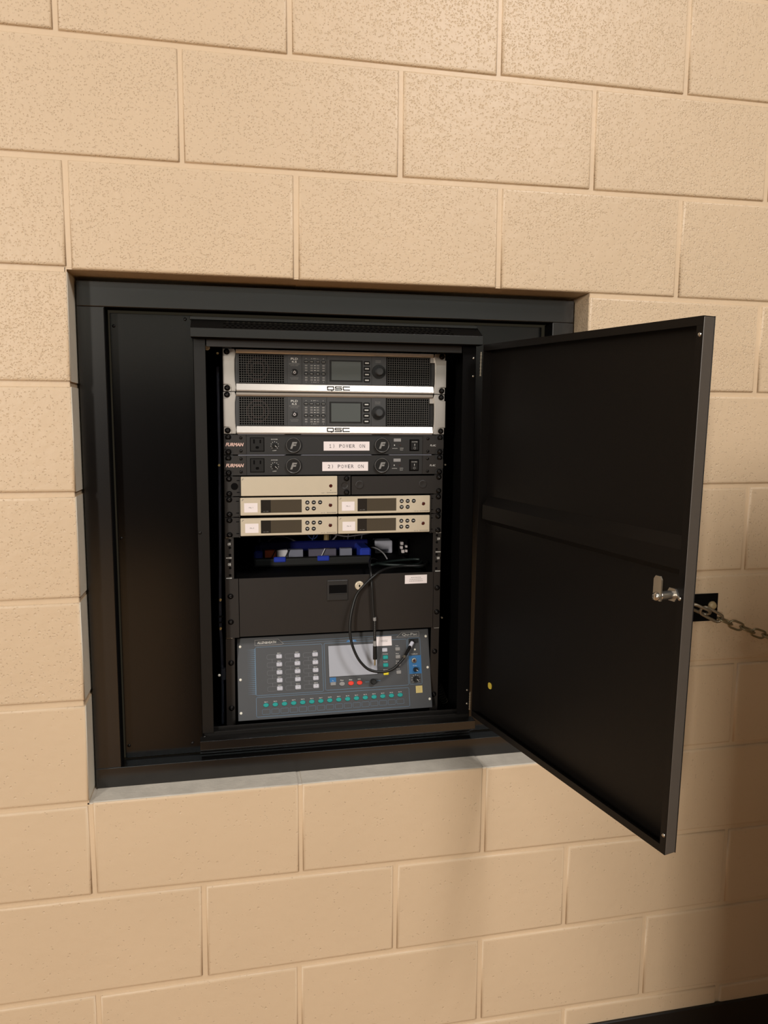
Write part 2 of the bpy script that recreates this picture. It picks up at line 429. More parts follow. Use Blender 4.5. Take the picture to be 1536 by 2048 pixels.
o = obj('shade_stub', nb(0.03, 0.58, -1.98, -1.86, FLOOR, -0.12, .03), 'dark_red_pad'); tag(o, 'unseen dark block added behind the viewer to shade the wall', kind='structure')  # unseen block, added to keep light off the lower right of the wall
o = obj('baseboard_back', nb(RX0, RX1, -0.006, 0.004, FLOOR, -1.6755, .002), 'base_black'); tag(o, 'black rubber baseboard along the block wall', kind='structure')

# ------------------------------------------------------------------ steel frame in the recess
FY, FB = 0.060, 0.1000
FX0, FX1, FZ1, FZ0 = -0.0005, 1.0140, -0.0045, -1.0168
fr = thing('wall_frame', 'black glossy steel frame lining the square wall recess', 'frame', ((FX0 + FX1) / 2, FY, FZ0))
ox, oz = -(FX0 + FX1) / 2, -FZ0
BW = 0.0495
def fbar(name, x0, x1, z0, z1):
    return obj(name, nb(x0 + ox, x1 + ox, 0, FB - FY, z0 + oz, z1 + oz, .0014, 2), 'frame_black', fr)
fbar('frame_head', FX0, FX1, FZ1 - .0475, FZ1); fbar('frame_sill', FX0, FX1, FZ0, FZ0 + .0425)
fbar('frame_stile', FX0, FX0 + BW, FZ0 + .0425, FZ1 - .0475); fbar('frame_stile', FX1 - BW + .001, FX1, FZ0 + .0425, FZ1 - .0475)

for x0_, x1_, z0_, z1_ in ((FX0 + BW, FX1 - BW, FZ1 - .0482, FZ1 - .0477), (FX0 + BW + .0002, FX0 + BW + .0008, FZ0 + .044, FZ1 - .049), (FX1 - BW + .0002, FX1 - BW + .0008, FZ0 + .044, FZ1 - .049)):
    obj('reveal_shade', nb(x0_ + ox, x1_ + ox, .0012, FB - FY, z0_ + oz, z1_ + oz), 'inner_black', fr)  # thin black strips darken the frame's inner faces, where shade falls
# screws shared by everything
def screw_mesh(name, prof, n=14):
    bm = bmesh.new(); lathe_y(bm, prof, n=n); me = bpy.data.meshes.new(name); bm.to_mesh(me); bm.free()
    for p in me.polygons: p.use_smooth = True
    return me
RACK_SCREW = screw_mesh('screw', [(0.0062, 0), (0.0062, -.0012), (0.0047, -.0014), (0.0043, -.003), (0.0026, -.0042), (0.0012, -.0046), (0.0010, -.0036), (0, -.0036)])
RACK_SCREW.materials.append(MATS['screw_black'])
SMALL_SCREW = screw_mesh('screw', [(0.0034, 0), (0.0032, -.0010), (0.0018, -.0019), (0.0007, -.0020), (0, -.0014)], 12); SMALL_SCREW.materials.append(MATS['screw_black'])
WHITE_SCREW = screw_mesh('screw', [(0.0031, 0), (0.0029, -.0010), (0.0016, -.0016), (0.0006, -.0016), (0, -.0010)], 12); WHITE_SCREW.materials.append(MATS['screw_white'])
STEEL_SCREW = screw_mesh('screw', [(0.0032, 0), (0.0030, -.0011), (0.0016, -.0019), (0, -.0020)], 12); STEEL_SCREW.materials.append(MATS['steel'])
def screw(me, parent, x, y, z, name='screw'):
    o = bpy.data.objects.new(name, me); COL.objects.link(o); o.parent = parent; o.location = (x, y, z)
    o.rotation_euler = (0, random.uniform(0, 3), 0)
    return o

# filler panels either side of the cabinet
PY = 0.0962
def filler(label, x0, x1, z0, z1, spots):
    t = thing('filler_panel', label, 'panel', ((x0 + x1) / 2, PY, z0))
    obj('sheet', nb(-(x1 - x0) / 2, (x1 - x0) / 2, 0, .003, 0, z1 - z0, .0006), 'panel_black', t)
    for px, pz in spots: screw(SMALL_SCREW, t, px - (x0 + x1) / 2, 0, pz - z0)
filler('black sheet steel filler panel beside the left jamb, opposite the door', 0.0535, 0.2112, -0.972, -0.0585,
       ((0.0605, -0.0835), (0.1965, -0.066), (0.0605, -0.505), (0.061, -0.945), (0.190, -0.950)))
filler('black sheet steel filler panel half hidden behind the open door', 0.8010, 0.9560, -0.972, -0.0585,
       ((0.8085, -0.075), (0.949, -0.0835), (0.949, -0.505), (0.949, -0.945)))

# ------------------------------------------------------------------ cabinet with vent hoods and door
CX0, CX1 = 0.2122, 0.8000
cab = thing('equipment_cabinet', 'black steel equipment cabinet set in the wall with its door swung open', 'cabinet', (0.506, 0.075, -0.95))
kx, ky, kz = -0.506, -0.075, 0.95
def cb(name, x0, x1, y0, y1, z0, z1, mt='cabinet_black', bev=.0006):
    return obj(name, nb(x0 + kx, x1 + kx, y0 + ky, y1 + ky, z0 + kz, z1 + kz, bev), mt, cab)
cb('jamb', CX0, 0.2355, 0.0750, 0.0775, -0.922, -0.104)
cb('jamb', 0.7700, 0.7985, 0.0750, 0.0775, -0.922, -0.104, 'inner_black')
cb('side_wall', CX0, CX0 + .002, 0.0775, 0.62, -0.96, -0.07, 'inner_black')
cb('side_wall', CX1 - .002, CX1, 0.0775, 0.62, -0.96, -0.07, 'inner_black')
cb('top_wall', CX0 + .002, CX1 - .002, 0.094, 0.62, -0.072, -0.070, 'inner_black')
cb('bottom_wall', CX0 + .002, CX1 - .002, 0.094, 0.62, -0.960, -0.958, 'inner_black')
cb('back_wall', CX0 + .002, CX1 - .002, 0.60, 0.62, -0.958, -0.072, 'inner_black')
cb('header', 0.2365, 0.7690, 0.0790, 0.0815, -0.1200, -0.100, 'rack_black')
cb('threshold', CX0 + .003, 0.7985, 0.0780, 0.0920, -0.958, -0.9215)
cb('threshold_rim', CX0 + .003, 0.7985, 0.0930, 0.0960, -0.958, -0.9165)
LX0, LX1 = 0.2085, 0.8060
def hood(name, z_edge, z_lip, z_back, up):
    # folded lip: a front fascia with a short shelf behind it
    bm = bmesh.new()
    box(bm, LX0 + kx, LX1 + kx, .0500 + ky, .0516 + ky, min(z_edge, z_lip) + kz, max(z_edge, z_lip) + kz, .0007, 2)
    return obj(name, bm, 'frame_black', cab)
hood('top_lip', -0.0870, -0.1048, 0, 1)
hood('bottom_lip', -0.9288, -0.9478, 0, -1)
cb('lip_shelf', LX0, LX1, 0.0518, 0.0775, -0.9312, -0.9294)
cb('lip_shelf', LX0, LX1, 0.0518, 0.0785, -0.1050, -0.1034, 'inner_black')
def vent(name, ya, za, yb, zb):
    """sloping perforated strip between the lip and the panel plane; staggered round holes are real openings"""
    bm = bmesh.new(); A = Vector((0, ya, za)); D = Vector((0, yb - ya, zb - za)); Ln = D.length; D.normalize()
    pt = lambda x, t: (x + kx, A.y + D.y * t + ky, A.z + D.z * t + kz)
    m0, m1 = 0.004, 0.004; rows = 4; hp = (Ln - m0 - m1) / rows; cols = int((LX1 - LX0 - .12) / (hp * 1.15)); wp = (LX1 - LX0 - .12) / cols
    xs = LX0 + .06
    def q(x0, x1, t0, t1): bm.faces.new([bm.verts.new(pt(x, t)) for x, t in ((x0, t0), (x1, t0), (x1, t1), (x0, t1))])
    q(LX0, LX1, 0, m0); q(LX0, LX1, Ln - m1, Ln); q(LX0, xs, m0, Ln - m1); q(xs + cols * wp, LX1, m0, Ln - m1)
    for r in range(rows):
        t0 = m0 + r * hp; sh = (r % 2) * wp * .5
        if sh: q(xs, xs + sh, t0, t0 + hp); q(xs + cols * wp - sh, xs + cols * wp, t0, t0 + hp)
        for c in range(cols - (1 if sh else 0)):
            x0 = xs + sh + c * wp; cx_, ct = x0 + wp / 2, t0 + hp / 2; R_ = min(wp, hp) * .36
            sq = [(x0, t0), (cx_, t0), (x0 + wp, t0), (x0 + wp, ct), (x0 + wp, t0 + hp), (cx_, t0 + hp), (x0, t0 + hp), (x0, ct)]
            an = [225, 270, 315, 0, 45, 90, 135, 180]
            S1 = [bm.verts.new(pt(*p)) for p in sq]; S2 = [bm.verts.new(pt(cx_ + R_ * math.cos(math.radians(g)), ct + R_ * math.sin(math.radians(g)))) for g in an]
            for i in range(8): bm.faces.new((S1[i], S1[(i + 1) % 8], S2[(i + 1) % 8], S2[i]))
    o = obj(name, bm, 'cabinet_black', cab)
    md = o.modifiers.new('thick', 'SOLIDIFY'); md.thickness = 0.001
    return o
vent('vent_strip', 0.0512, -0.0872, 0.0900, -0.0660)
vent('vent_strip', 0.0512, -0.9478, 0.0900, -0.9690)
cb('hood_flange', LX0 - .003, LX1, 0.0895, 0.0925, -0.0665, -0.0600, 'frame_black')
cb('hood_flange', LX0 - .003, LX1, 0.0895, 0.0925, -0.9735, -0.9680, 'frame_black')
for side in (LX0, LX1 - .0012):       # closed triangular ends of the two hoods
    for z0_, z1_, z2_ in ((-0.0872, -0.0660, -0.1045), (-0.9478, -0.9690, -0.9290)):
        bm = bmesh.new(); prism_yz(bm, [(.0516 + ky, z0_ + kz), (.0890 + ky, z1_ + kz), (.0740 + ky, z2_ + kz), (.0516 + ky, z2_ + kz)], side + kx, side + .0012 + kx)
        obj('hood_end', bm, 'cabinet_black', cab)
for x, z in ((0.2165, -.4945), (0.2165, -.93)): screw(SMALL_SCREW, cab, x + kx, 0.075 + ky, z + kz)
o = screw(WHITE_SCREW, cab, 0.2362 + kx, 0.16 + ky, -0.114 + kz); o.scale = (1.9, 1, 1.9)  # white disc stands in for a bright speck of light on the side wall
o = screw(WHITE_SCREW, cab, 0.2470 + kx, 0.16 + ky, -0.826 + kz)

# door: a pan with returned lips, hung on the right jamb
DU = Vector((0.22972347, -0.97325594, 0)); DN = Vector((-0.97325594, -0.22972347, 0))   # along the leaf, inner normal
SAG = math.radians(1.35)
dW, dH, dT, dL = 0.570, 0.811, 0.0215, 0.013
door = bpy.data.objects.new('door', None); COL.objects.link(door); door.parent = cab; door.empty_display_size = .02
door.location = (0.796 + kx, 0.050 + ky, -0.917 + kz)
# local axes: x along the leaf, y = outward (away from the inner face), z up
ang = math.atan2(DU.y, DU.x)
door.rotation_mode = 'XYZ'
door.matrix_local = Matrix.Translation(door.location) @ Matrix.Rotation(ang, 4, 'Z') @ Matrix.Rotation(SAG, 4, 'Y')
tag(door, 'matte black steel cabinet door standing open with a cam lock')
# after the rotation local +y = DU rotated by 90 degrees ccw = (0.973, 0.23): the outer side
def db(name, x0, x1, y0, y1, z0, z1, mt='door_black', bev=.0006):
    return obj(name, nb(x0, x1, y0, y1, z0, z1, bev), mt, door)
db('door_skin', 0, dW, dT - .0015, dT, 0, dH)
bm = bmesh.new()
box(bm, 0, dW - .002, 0, dT - .0016, dH - .0015, dH - .0002); box(bm, 0, dW - .002, 0, dT - .0016, 0.0002, .0015)
box(bm, 0, .0015, 0, dT - .0016, .0016, dH - .0016)
obj('edge_flange', bm, 'door_black', door)
db('edge_flange', dW - .0018, dW - .0003, 0, dT - .0016, .0016, dH - .0016, 'door_edge')
bm = bmesh.new()
box(bm, .0016, dW - .002, 0, .0014, dH - dL, dH - .0016); box(bm, .0016, dW - .002, 0, .0014, .0016, dL)
box(bm, dW - dL, dW - .002, 0, .0014, dL + .0002, dH - dL - .0002)
obj('lip_flange', bm, 'door_black', door)
bm = bmesh.new(); zc = 0.917 - 0.4525          # hat channel stiffener
prism_yz(bm, [(dT - .0018, zc - .030), (.0035, zc - .018), (.0035, zc + .012), (dT - .0018, zc + .030)], .012, dW - .016)
obj('stiffener', bm, 'door_black', door)
lk = bpy.data.objects.new  # (short alias)
# cam lock: threaded barrel, hex nut, cam arm and bolt
lz = 0.917 - 0.5085; lx = dW - .020
bm = bmesh.new(); lathe_y(bm, [(0, -.030), (.0062, -.030), (.0068, -.028), (.0068, dT - .002), (0, dT - .002)], lx, lz, 18); o = obj('lock_barrel', bm, 'steel', door, smooth=False)
bm = bmesh.new(); lathe_y(bm, [(0, -.004), (.0112, -.004), (.0112, .0015), (0, .0015)], lx, lz, 6); obj('lock_nut', bm, 'steel', door)
bm = bmesh.new(); lathe_y(bm, [(0, -.0395), (.0035, -.0393), (.0062, -.037), (.0068, -.0345), (0, -.0345)], lx, lz, 16); obj('lock_bolt', bm, 'steel', door, smooth=True)
bm = bmesh.new(); prism_xz(bm, [(lx - .0075, lz - .006), (lx + .0075, lz - .006), (lx + .0075, lz + .026), (lx + .004, lz + .031), (lx - .004, lz + .031), (lx - .0075, lz + .026)], -.0342, -.0312); obj('cam_arm', bm, 'steel', door)
for x, z in ((dW - .0065, .917 - .132), (dW - .0065, .917 - .886), (dW - .0085, .917 - .5125)):
    o = screw(STEEL_SCREW, door, x, -.0002, z)
bm = bmesh.new(); prism_xz(bm, rrect(.034, .047, .917 - .8425, .917 - .8285, .005), dT - .0026, dT - .0016); tag(obj('sticker', bm, 'sticker_yellow', door), 'small yellow sticker at the foot of the door')
for z0_, z1_ in ((.917 - .171, .917 - .121), (.917 - .903, .917 - .862)):
    bm = bmesh.new(); n = 7; hh = (z1_ - z0_) / n
    for i in range(n):
        for zz, r in ((z0_ + i * hh + .0004, .0022), (z0_ + i * hh + hh * .55, .0017)):
            rings = [[bm.verts.new((-.003 + r * math.cos(2 * PI * a / 10), -.003 + r * math.sin(2 * PI * a / 10), zz + dz)) for a in range(10)] for dz in (0, hh * .45)]
            for a in range(10): bm.faces.new((rings[0][a], rings[0][(a + 1) % 10], rings[1][(a + 1) % 10], rings[1][a]))
            bm.faces.new(rings[0][::-1]); bm.faces.new(rings[1])
    tag(obj('hinge', bm, 'steel_dull', door, smooth=False), 'bright steel hinge knuckle')
for (z0_, zs) in ((-.135, -.1305), (-.172, -.1685), (-.862, -.866), (-.897, -.8975)):
    o = screw(STEEL_SCREW, cab, 0.7935 + kx, 0.075 + ky, zs + kz); o.scale = (.9, 1.2, .9)

# ------------------------------------------------------------------ the rack and its rails
YR, RU = 0.1433, 0.04445
Z0 = -0.1166
def xl(z): return 0.2658 + (z + .43) * .0079
rack = thing('equipment_rack', 'black steel rack frame with numbered rails holding the audio gear', 'rack', (xl(-.5) + .2413, YR + .004, -0.952))
rx, ry, rz = -(xl(-.5) + .2413), -(YR + .004), 0.952
ztop, zbot = Z0 + .004, -0.957
for s in (0, 1):
    xa0, xa1 = (xl(ztop) + (.4826 - .0185 if s else -.0005), xl(zbot) + (.4826 - .0185 if s else -.0005))
    bm = bmesh.new(); wv = .019
    pts = [(xa1 + rx, zbot + rz), (xa1 + wv + rx, zbot + rz), (xa0 + wv + rx, ztop + rz), (xa0 + rx, ztop + rz)]
    prism_xz(bm, pts, 0, .002)
    rail = obj('rail', bm, 'rack_black', rack)
    e0, e1 = (xa1 + (wv - .002 if s else 0), xa0 + (wv - .002 if s else 0))
    bm = bmesh.new(); prism_xz(bm, [(e1 - .0 + rx if False else e0 + rx, zbot + rz), (e0 + .002 + rx, zbot + rz), (e1 + .002 + rx, ztop + rz), (e1 + rx, ztop + rz)], .0022, .42)
    obj('rail_side', bm, 'inner_black', rack)
    # unit marks, numbers and holes where the rail shows (units 9 and 8, mixer bay)
    xu = lambda z: xl(z) + (.4826 - .0093 if s else .0105)
    for k in (9, 10, 11, 14):
        z = Z0 - k * RU; a = xu(z) + (.001 if s else -.005); bm = bmesh.new()
        quad4(bm, [(a + dx_ + rx, -.0003, z + dz + rz) for dx_, dz in ((-.0035, -.0008), (.0085, -.0008), (.0085, .0008), (-.0035, .0008))])
        obj('unit_mark', bm, 'print_white', rack)
    for k, t in ((9, '09'), (10, '08')):
        bm = bmesh.new()
        z = Z0 - k * RU - .0143; V, F, p0, p1, q0, q1 = text_pts(t, 0, 0.01)
        kk = .0058 / (q1 - q0); vv = [bm.verts.new((xu(z) + (.004 if s else -.0016) + (x - (p0 + p1) / 2) * kk * .8 + rx, -.0003, z + (y - (q0 + q1) / 2) * kk + rz)) for x, y in V]
        for f in F: bm.faces.new([vv[i] for i in f])
        obj('unit_number', bm, 'print_white', rack)
    for k in (9, 10):
        for off in (.0063, .0222, .0381):
            z = Z0 - k * RU - off; bm = bmesh.new(); lathe_y(bm, [(0, -.0004), (.0027, -.0004), (.0030, .0001)], xu(z) + rx, z + rz, 10); obj('rail_hole', bm, 'inner_black', rack)
    for z in (-.795, -.898):
        screw(RACK_SCREW, rack, xu(z) + rx, 0, z + rz)
for x, z in ((.2560, -.361), (.2530, -.654), (.2520, -.718), (.2575, -.126)):
    bm = bmesh.new(); lathe_y(bm, [(0, -.001), (.002, -.001), (.002, .005), (.0026, .005), (.0026, .008), (0, .008)], x + rx, z + rz, 10)
    tag(obj('side_bolt', bm, 'brass', rack), 'small brass bolt on the rack side')
for x, z in ((.7555, -.362), (.7530, -.716)):
    bm = bmesh.new(); lathe_y(bm, [(0, -.001), (.002, -.001), (.002, .005), (0, .005)], x + rx, z + rz, 10); obj('side_bolt', bm, 'steel_dull', rack)

def unit_root(name, label, cat, top_u, n_u, group=None):
    zb = Z0 - (top_u + n_u) * RU + .0003
    zm = Z0 - (top_u + n_u / 2) * RU
    t = thing(name, label, cat, (xl(zm) + .2413, YR, zb), group=group)
    return Unit(t, 482.6, n_u * 44.45 - .6)
def uscrew(U_, u, v, d=0.0, me=None):
    return screw(me or RACK_SCREW, U_.r, U_.X(u), -d / 1000.0, U_.Z(v))
def clone(root, name, label, dz, dx=0.0):
    r = root.copy(); COL.objects.link(r); r['label'] = label
    r.location = root.location + Vector((dx, 0, dz))
    for ch in list(root.children):
        c = ch.copy(); COL.objects.link(c); c.parent = r
        for g in list(ch.children):
            d = g.copy(); COL.objects.link(d); d.parent = c
    return r

# ------------------------------------------------------------------ power amplifiers (2 units each)
A = unit_root('power_amplifier', 'silver-edged two-unit power amplifier topmost in the rack', 'amplifier', 0, 2, 'power amplifiers in the rack')
HH = A.H
bm = bmesh.new(); A.bx(bm, 22, 460, -1, -HH + 1, -380, -9); obj('chassis', bm, 'inner_black', A.r)
A.box('front_panel', 130, 349.5, -9, -70.5, -8.8, 1.5, 'amp_panel', .5)
A.box('side_fill', 24, 31, -8, -71, -8.8, 0.6, 'amp_panel', .3); A.box('side_fill', 448.5, 461, -8, -20, -8.8, 0.6, 'amp_silver', .3); A.box('side_fill', 449, 460.5, -20.4, -70, -8.8, -5, 'black_plastic', .3)
# silver ears: notched at the two corners that take the screws
def ear_pts(left):
    W_ = 482.6; u = (lambda x: x) if left else (lambda x: W_ - x)
    q = [(0.2, -14.5), (10, -14.5), (15, -11.5), (16.8, -6), (16.8, -.5), (24, -.5), (26.5, -8), (24.2, -22), (23.8, -44), (24.2, -66), (26.5, -80), (25, -HH + .5), (16.8, -HH + .5), (16.8, -HH + 8), (15, -HH + 12.5), (10, -HH + 15), (0.2, -HH + 15)]
    if not left: q[0] = (-1.5, -14.5); q[-1] = (-1.5, -HH + 15)
    return [(u(a), b) for a, b in q]
for left in (True, False):
    bm = bmesh.new(); A.poly(bm, ear_pts(left), -2, 5.0); es = [e for e in bm.edges if all(v.co.y < -.004 for v in e.verts)]
    bmesh.ops.bevel(bm, geom=es, offset=.0012, segments=2, affect='EDGES'); obj('ear', bm, 'amp_silver', A.r)
    u0, u1 = (0.2, 16.5) if left else (466.1, 482.4)
    A.box('screw_seat', u0, u1, -.5, -14.2, -2, 1.5, 'amp_silver', .4); A.box('screw_seat', u0, u1, -HH + 14.6, -HH + .5, -2, 1.5, 'amp_silver', .4)
# rounded silver bars along top and bottom
def bar(name, v0, v1, prof):
    bm = bmesh.new(); prism_yz(bm, [(-d / 1000.0, A.Z(v)) for v, d in prof], A.X(27), A.X(455)); return obj(name, bm, 'amp_silver', A.r)
bar('top_bar', 0, -9, [(-.4, -6), (-.4, 3.0), (-1.6, 4.6), (-5.5, 4.2), (-8.6, 1.8), (-8.6, -6)])
bbar = bar('bottom_bar', -70, -HH, [(-70.8, -6), (-70.8, 1.5), (-72.0, 3.4), (-85.0, 7.2), (-87.6, 6.6), (-88.0, 5.0), (-88.0, -6)])
# logo strokes on the sloped bottom bar
def strokes(bm, U_, paths, w, dfun):
    for P in paths:
        n = len(P)
        for i in range(n - 1):
            a, b = Vector(P[i]), Vector(P[i + 1]); t = (b - a).normalized(); q = Vector((-t.y, t.x)) * w / 2; a = a - t * w * .5; b = b + t * w * .5
            bm.faces.new([bm.verts.new((U_.X(p.x), -dfun(p.y) / 1000.0, U_.Z(p.y))) for p in (a - q, b - q, b + q, a + q)])
    return bm
df = lambda v: 3.4 + (-72.0 - v) / 13.0 * 3.8 + .2
def qsc():
    P = []; h0, h1 = -82.2, -75.4
    P.append([(219.5, h0 + .9), (219.5, h1 - .6), (220.4, h1), (231.6, h1), (232.5, h1 - .6), (232.5, h0 + .6), (231.6, h0), (220.4, h0), (219.5, h0 + .6)]); P.append([(226.5, h0), (228.5, h0 - 1.4)])
    P.append([(250, h1), (237.6, h1), (236.6, h1 - .8), (236.6, -78.2), (237.4, -78.8), (248.6, -78.8), (249.6, -79.5), (249.6, h0 + .7), (248.8, h0), (236.2, h0)])
    P.append([(267.2, h1), (254.6, h1), (253.6, h1 - .8), (253.6, h0 + .8), (254.6, h0), (267.2, h0)])
    return P
tag(obj('logo_lettering', strokes(bmesh.new(), A, qsc(), 2.3, df), 'print_black', bbar), 'black QSC lettering')
# perforated grilles: a real lattice in front of a dark box
def grille(u0, u1, v0, v1):
    bm = bmesh.new(); nx = round((u1 - u0) / 4.85); nv = round((v0 - v1) / 4.85); w_ = 1.25
    for i in range(nx + 1):
        u = u0 + (u1 - u0) * i / nx; A.bx(bm, u - w_ / 2, u + w_ / 2, v0, v1, -2.2, -.6)
    for j in range(nv + 1):
        v = v0 + (v1 - v0) * j / nv; A.bx(bm, u0, u1, v - w_ / 2, v + w_ / 2, -2.0, -.55)
    return obj('grille', bm, 'grille_dark', A.r)
grille(33, 127.5, -10.5, -69); grille(352.5, 447, -10.5, -69)
A.box('grille_trim', 127.8, 132, -9.5, -70, -8, .2, 'amp_panel'); A.box('grille_trim', 31.2, 33, -9.5, -70, -8, .2, 'amp_panel')
bm = bmesh.new()
for r_ in (12, 21):
    for i in range(20):
        a0, a1 = 2 * PI * i / 20, 2 * PI * (i + 1) / 20
        bm.faces.new([bm.verts.new((A.X(72 + q * math.cos(a)), .0075, A.Z(-40 + q * math.sin(a)))) for q, a in ((r_, a0), (r_ + 3.5, a0), (r_ + 3.5, a1), (r_, a1))])
obj('fan', bm, 'fan_brown', A.r)
# model plate: lettering and power key
A.text('model_lettering', 'PLD', 149, -17.8, 4.4, 1.62, 'print_white', width=14.5, bold=.01)
A.text('model_lettering', '4.5', 148.5, -24.0, 3.9, 1.62, 'print_white', width=11, bold=.01)
bm = bmesh.new(); A.txm(bm, 'PROGRAMMABLE', 149, -29, 1.9, 1.62, width=22); A.txm(bm, 'AMPLIFIER', 149, -32, 1.7, 1.62, width=17); A.quad(bm, 138, 160, -27.4, -27.1, 1.62)
A.txm(bm, '4-CHANNEL', 149, -57.5, 1.7, 1.62, width=19); A.txm(bm, 'PROCESSOR', 149, -60.5, 1.7, 1.62, width=14); obj('small_print', bm, 'print_grey', A.r)
pb = A.cyl('power_button', 149.3, -45.8, [(0, 2.6), (5.6, 2.6), (6.6, 2.2), (7.0, 1.5), (7.0, 1.4)], 'black_plastic', 20)
bm = bmesh.new(); A.line(bm, [(149.3 + 2.3 * math.cos(math.radians(a)), -46.2 + 2.3 * math.sin(math.radians(a))) for a in range(125, 416, 29)], .8, 2.7); A.line(bm, [(149.3, -45.3), (149.3, -42.6)], .8, 2.7); obj('power_symbol', bm, 'label_white', pb)
for u in (164.6, 133.2, 218.2, 316): A.box('panel_seam', u, u + .8, -9.5, -70, 1.5, 1.7, 'black_plastic')
# eight channel keys and their indicator lights
cols = (174, 185.8, 199.4, 211.3); key0 = None
for v, s in ((-23.3, 'MUTE'), (-48.6, 'SEL')):
    for u in cols:
        k = A.box('channel_key', u - 4.4, u + 4.4, v + 2.7, v - 2.7, 1.5, 2.6, 'black_plastic', .5); A.text('key_print', s, u, v, 1.7, 2.66, 'print_white', parent=k, width=5.6)
bm = bmesh.new()
for v in (-31.2, -36.4, -41.6, -56.6, -61.6):
    for u in cols: A.quad(bm, u - 2.6, u + 2.6, v - 1.3, v + 1.3, 1.62)
obj('indicator_lights', bm, 'print_grey', A.r)
bm = bmesh.new()
for v in (-31.2, -36.4, -41.6, -56.6, -61.6): A.quad(bm, 191, 194.6, v - .6, v + .6, 1.62)
for u, t in zip(cols, 'ABCD'): A.txm(bm, t, u, -16.6, 1.8, 1.62)
A.txm(bm, 'INPUT', 192.6, -16.6, 1.6, 1.62, width=7)
for u, t in zip(cols, '1234'): A.txm(bm, t, u, -66.2, 1.8, 1.62)
A.txm(bm, 'OUTPUT', 192.6, -66.2, 1.6, 1.62, width=8); obj('small_print', bm, 'print_white', A.r)
dsp = A.box('display_bezel', 224.5, 296.5, -18.3, -64.3, 1.5, 2.1, 'black_plastic', .3); A.box('display', 228.5, 292.5, -21.5, -61, 2.15, 2.3, 'screen_grey', .05, parent=dsp)
for v in (-23.6, -35.8, -48, -60.2):
    k = A.box('menu_key', 299.0, 312.5, v + 4.2, v - 4.2, 1.5, 3.0, 'black_plastic', 1.2); bm = bmesh.new(); A.quad(bm, 301.8, 310.0, v - 1.1, v + 1.1, 3.06); obj('key_light', bm, 'print_white', k)
bm = bmesh.new(); A.txm(bm, 'MASTER', 331, -18.2, 2.0, 1.62, width=12); A.txm(bm, 'CONTROL', 331, -21.6, 2.0, 1.62, width=12.5); obj('small_print', bm, 'print_grey', A.r)
kn = A.cyl('control_knob', 332.4, -41.5, [(0, 3.0), (14.8, 2.6), (15.2, 1.5), (15.2, 1.4)], 'black_plastic', 28)
A.cyl('knob_cap', 332.8, -41.2, [(0, 15), (6.6, 15), (8.2, 13.6), (9.0, 3.0), (9.0, 2.9)], 'knob_grey', 24, parent=kn, smooth=False)
for u, v in ((8.2, -6.2), (8.2, -HH + 7.4), (474.6, -6.2), (474.6, -HH + 7.4)): uscrew(A, u, v, 1.5)
clone(A.r, 'power_amplifier', 'silver-edged two-unit power amplifier directly above the conditioner labelled 1', -2 * RU, -2 * RU * .0079)

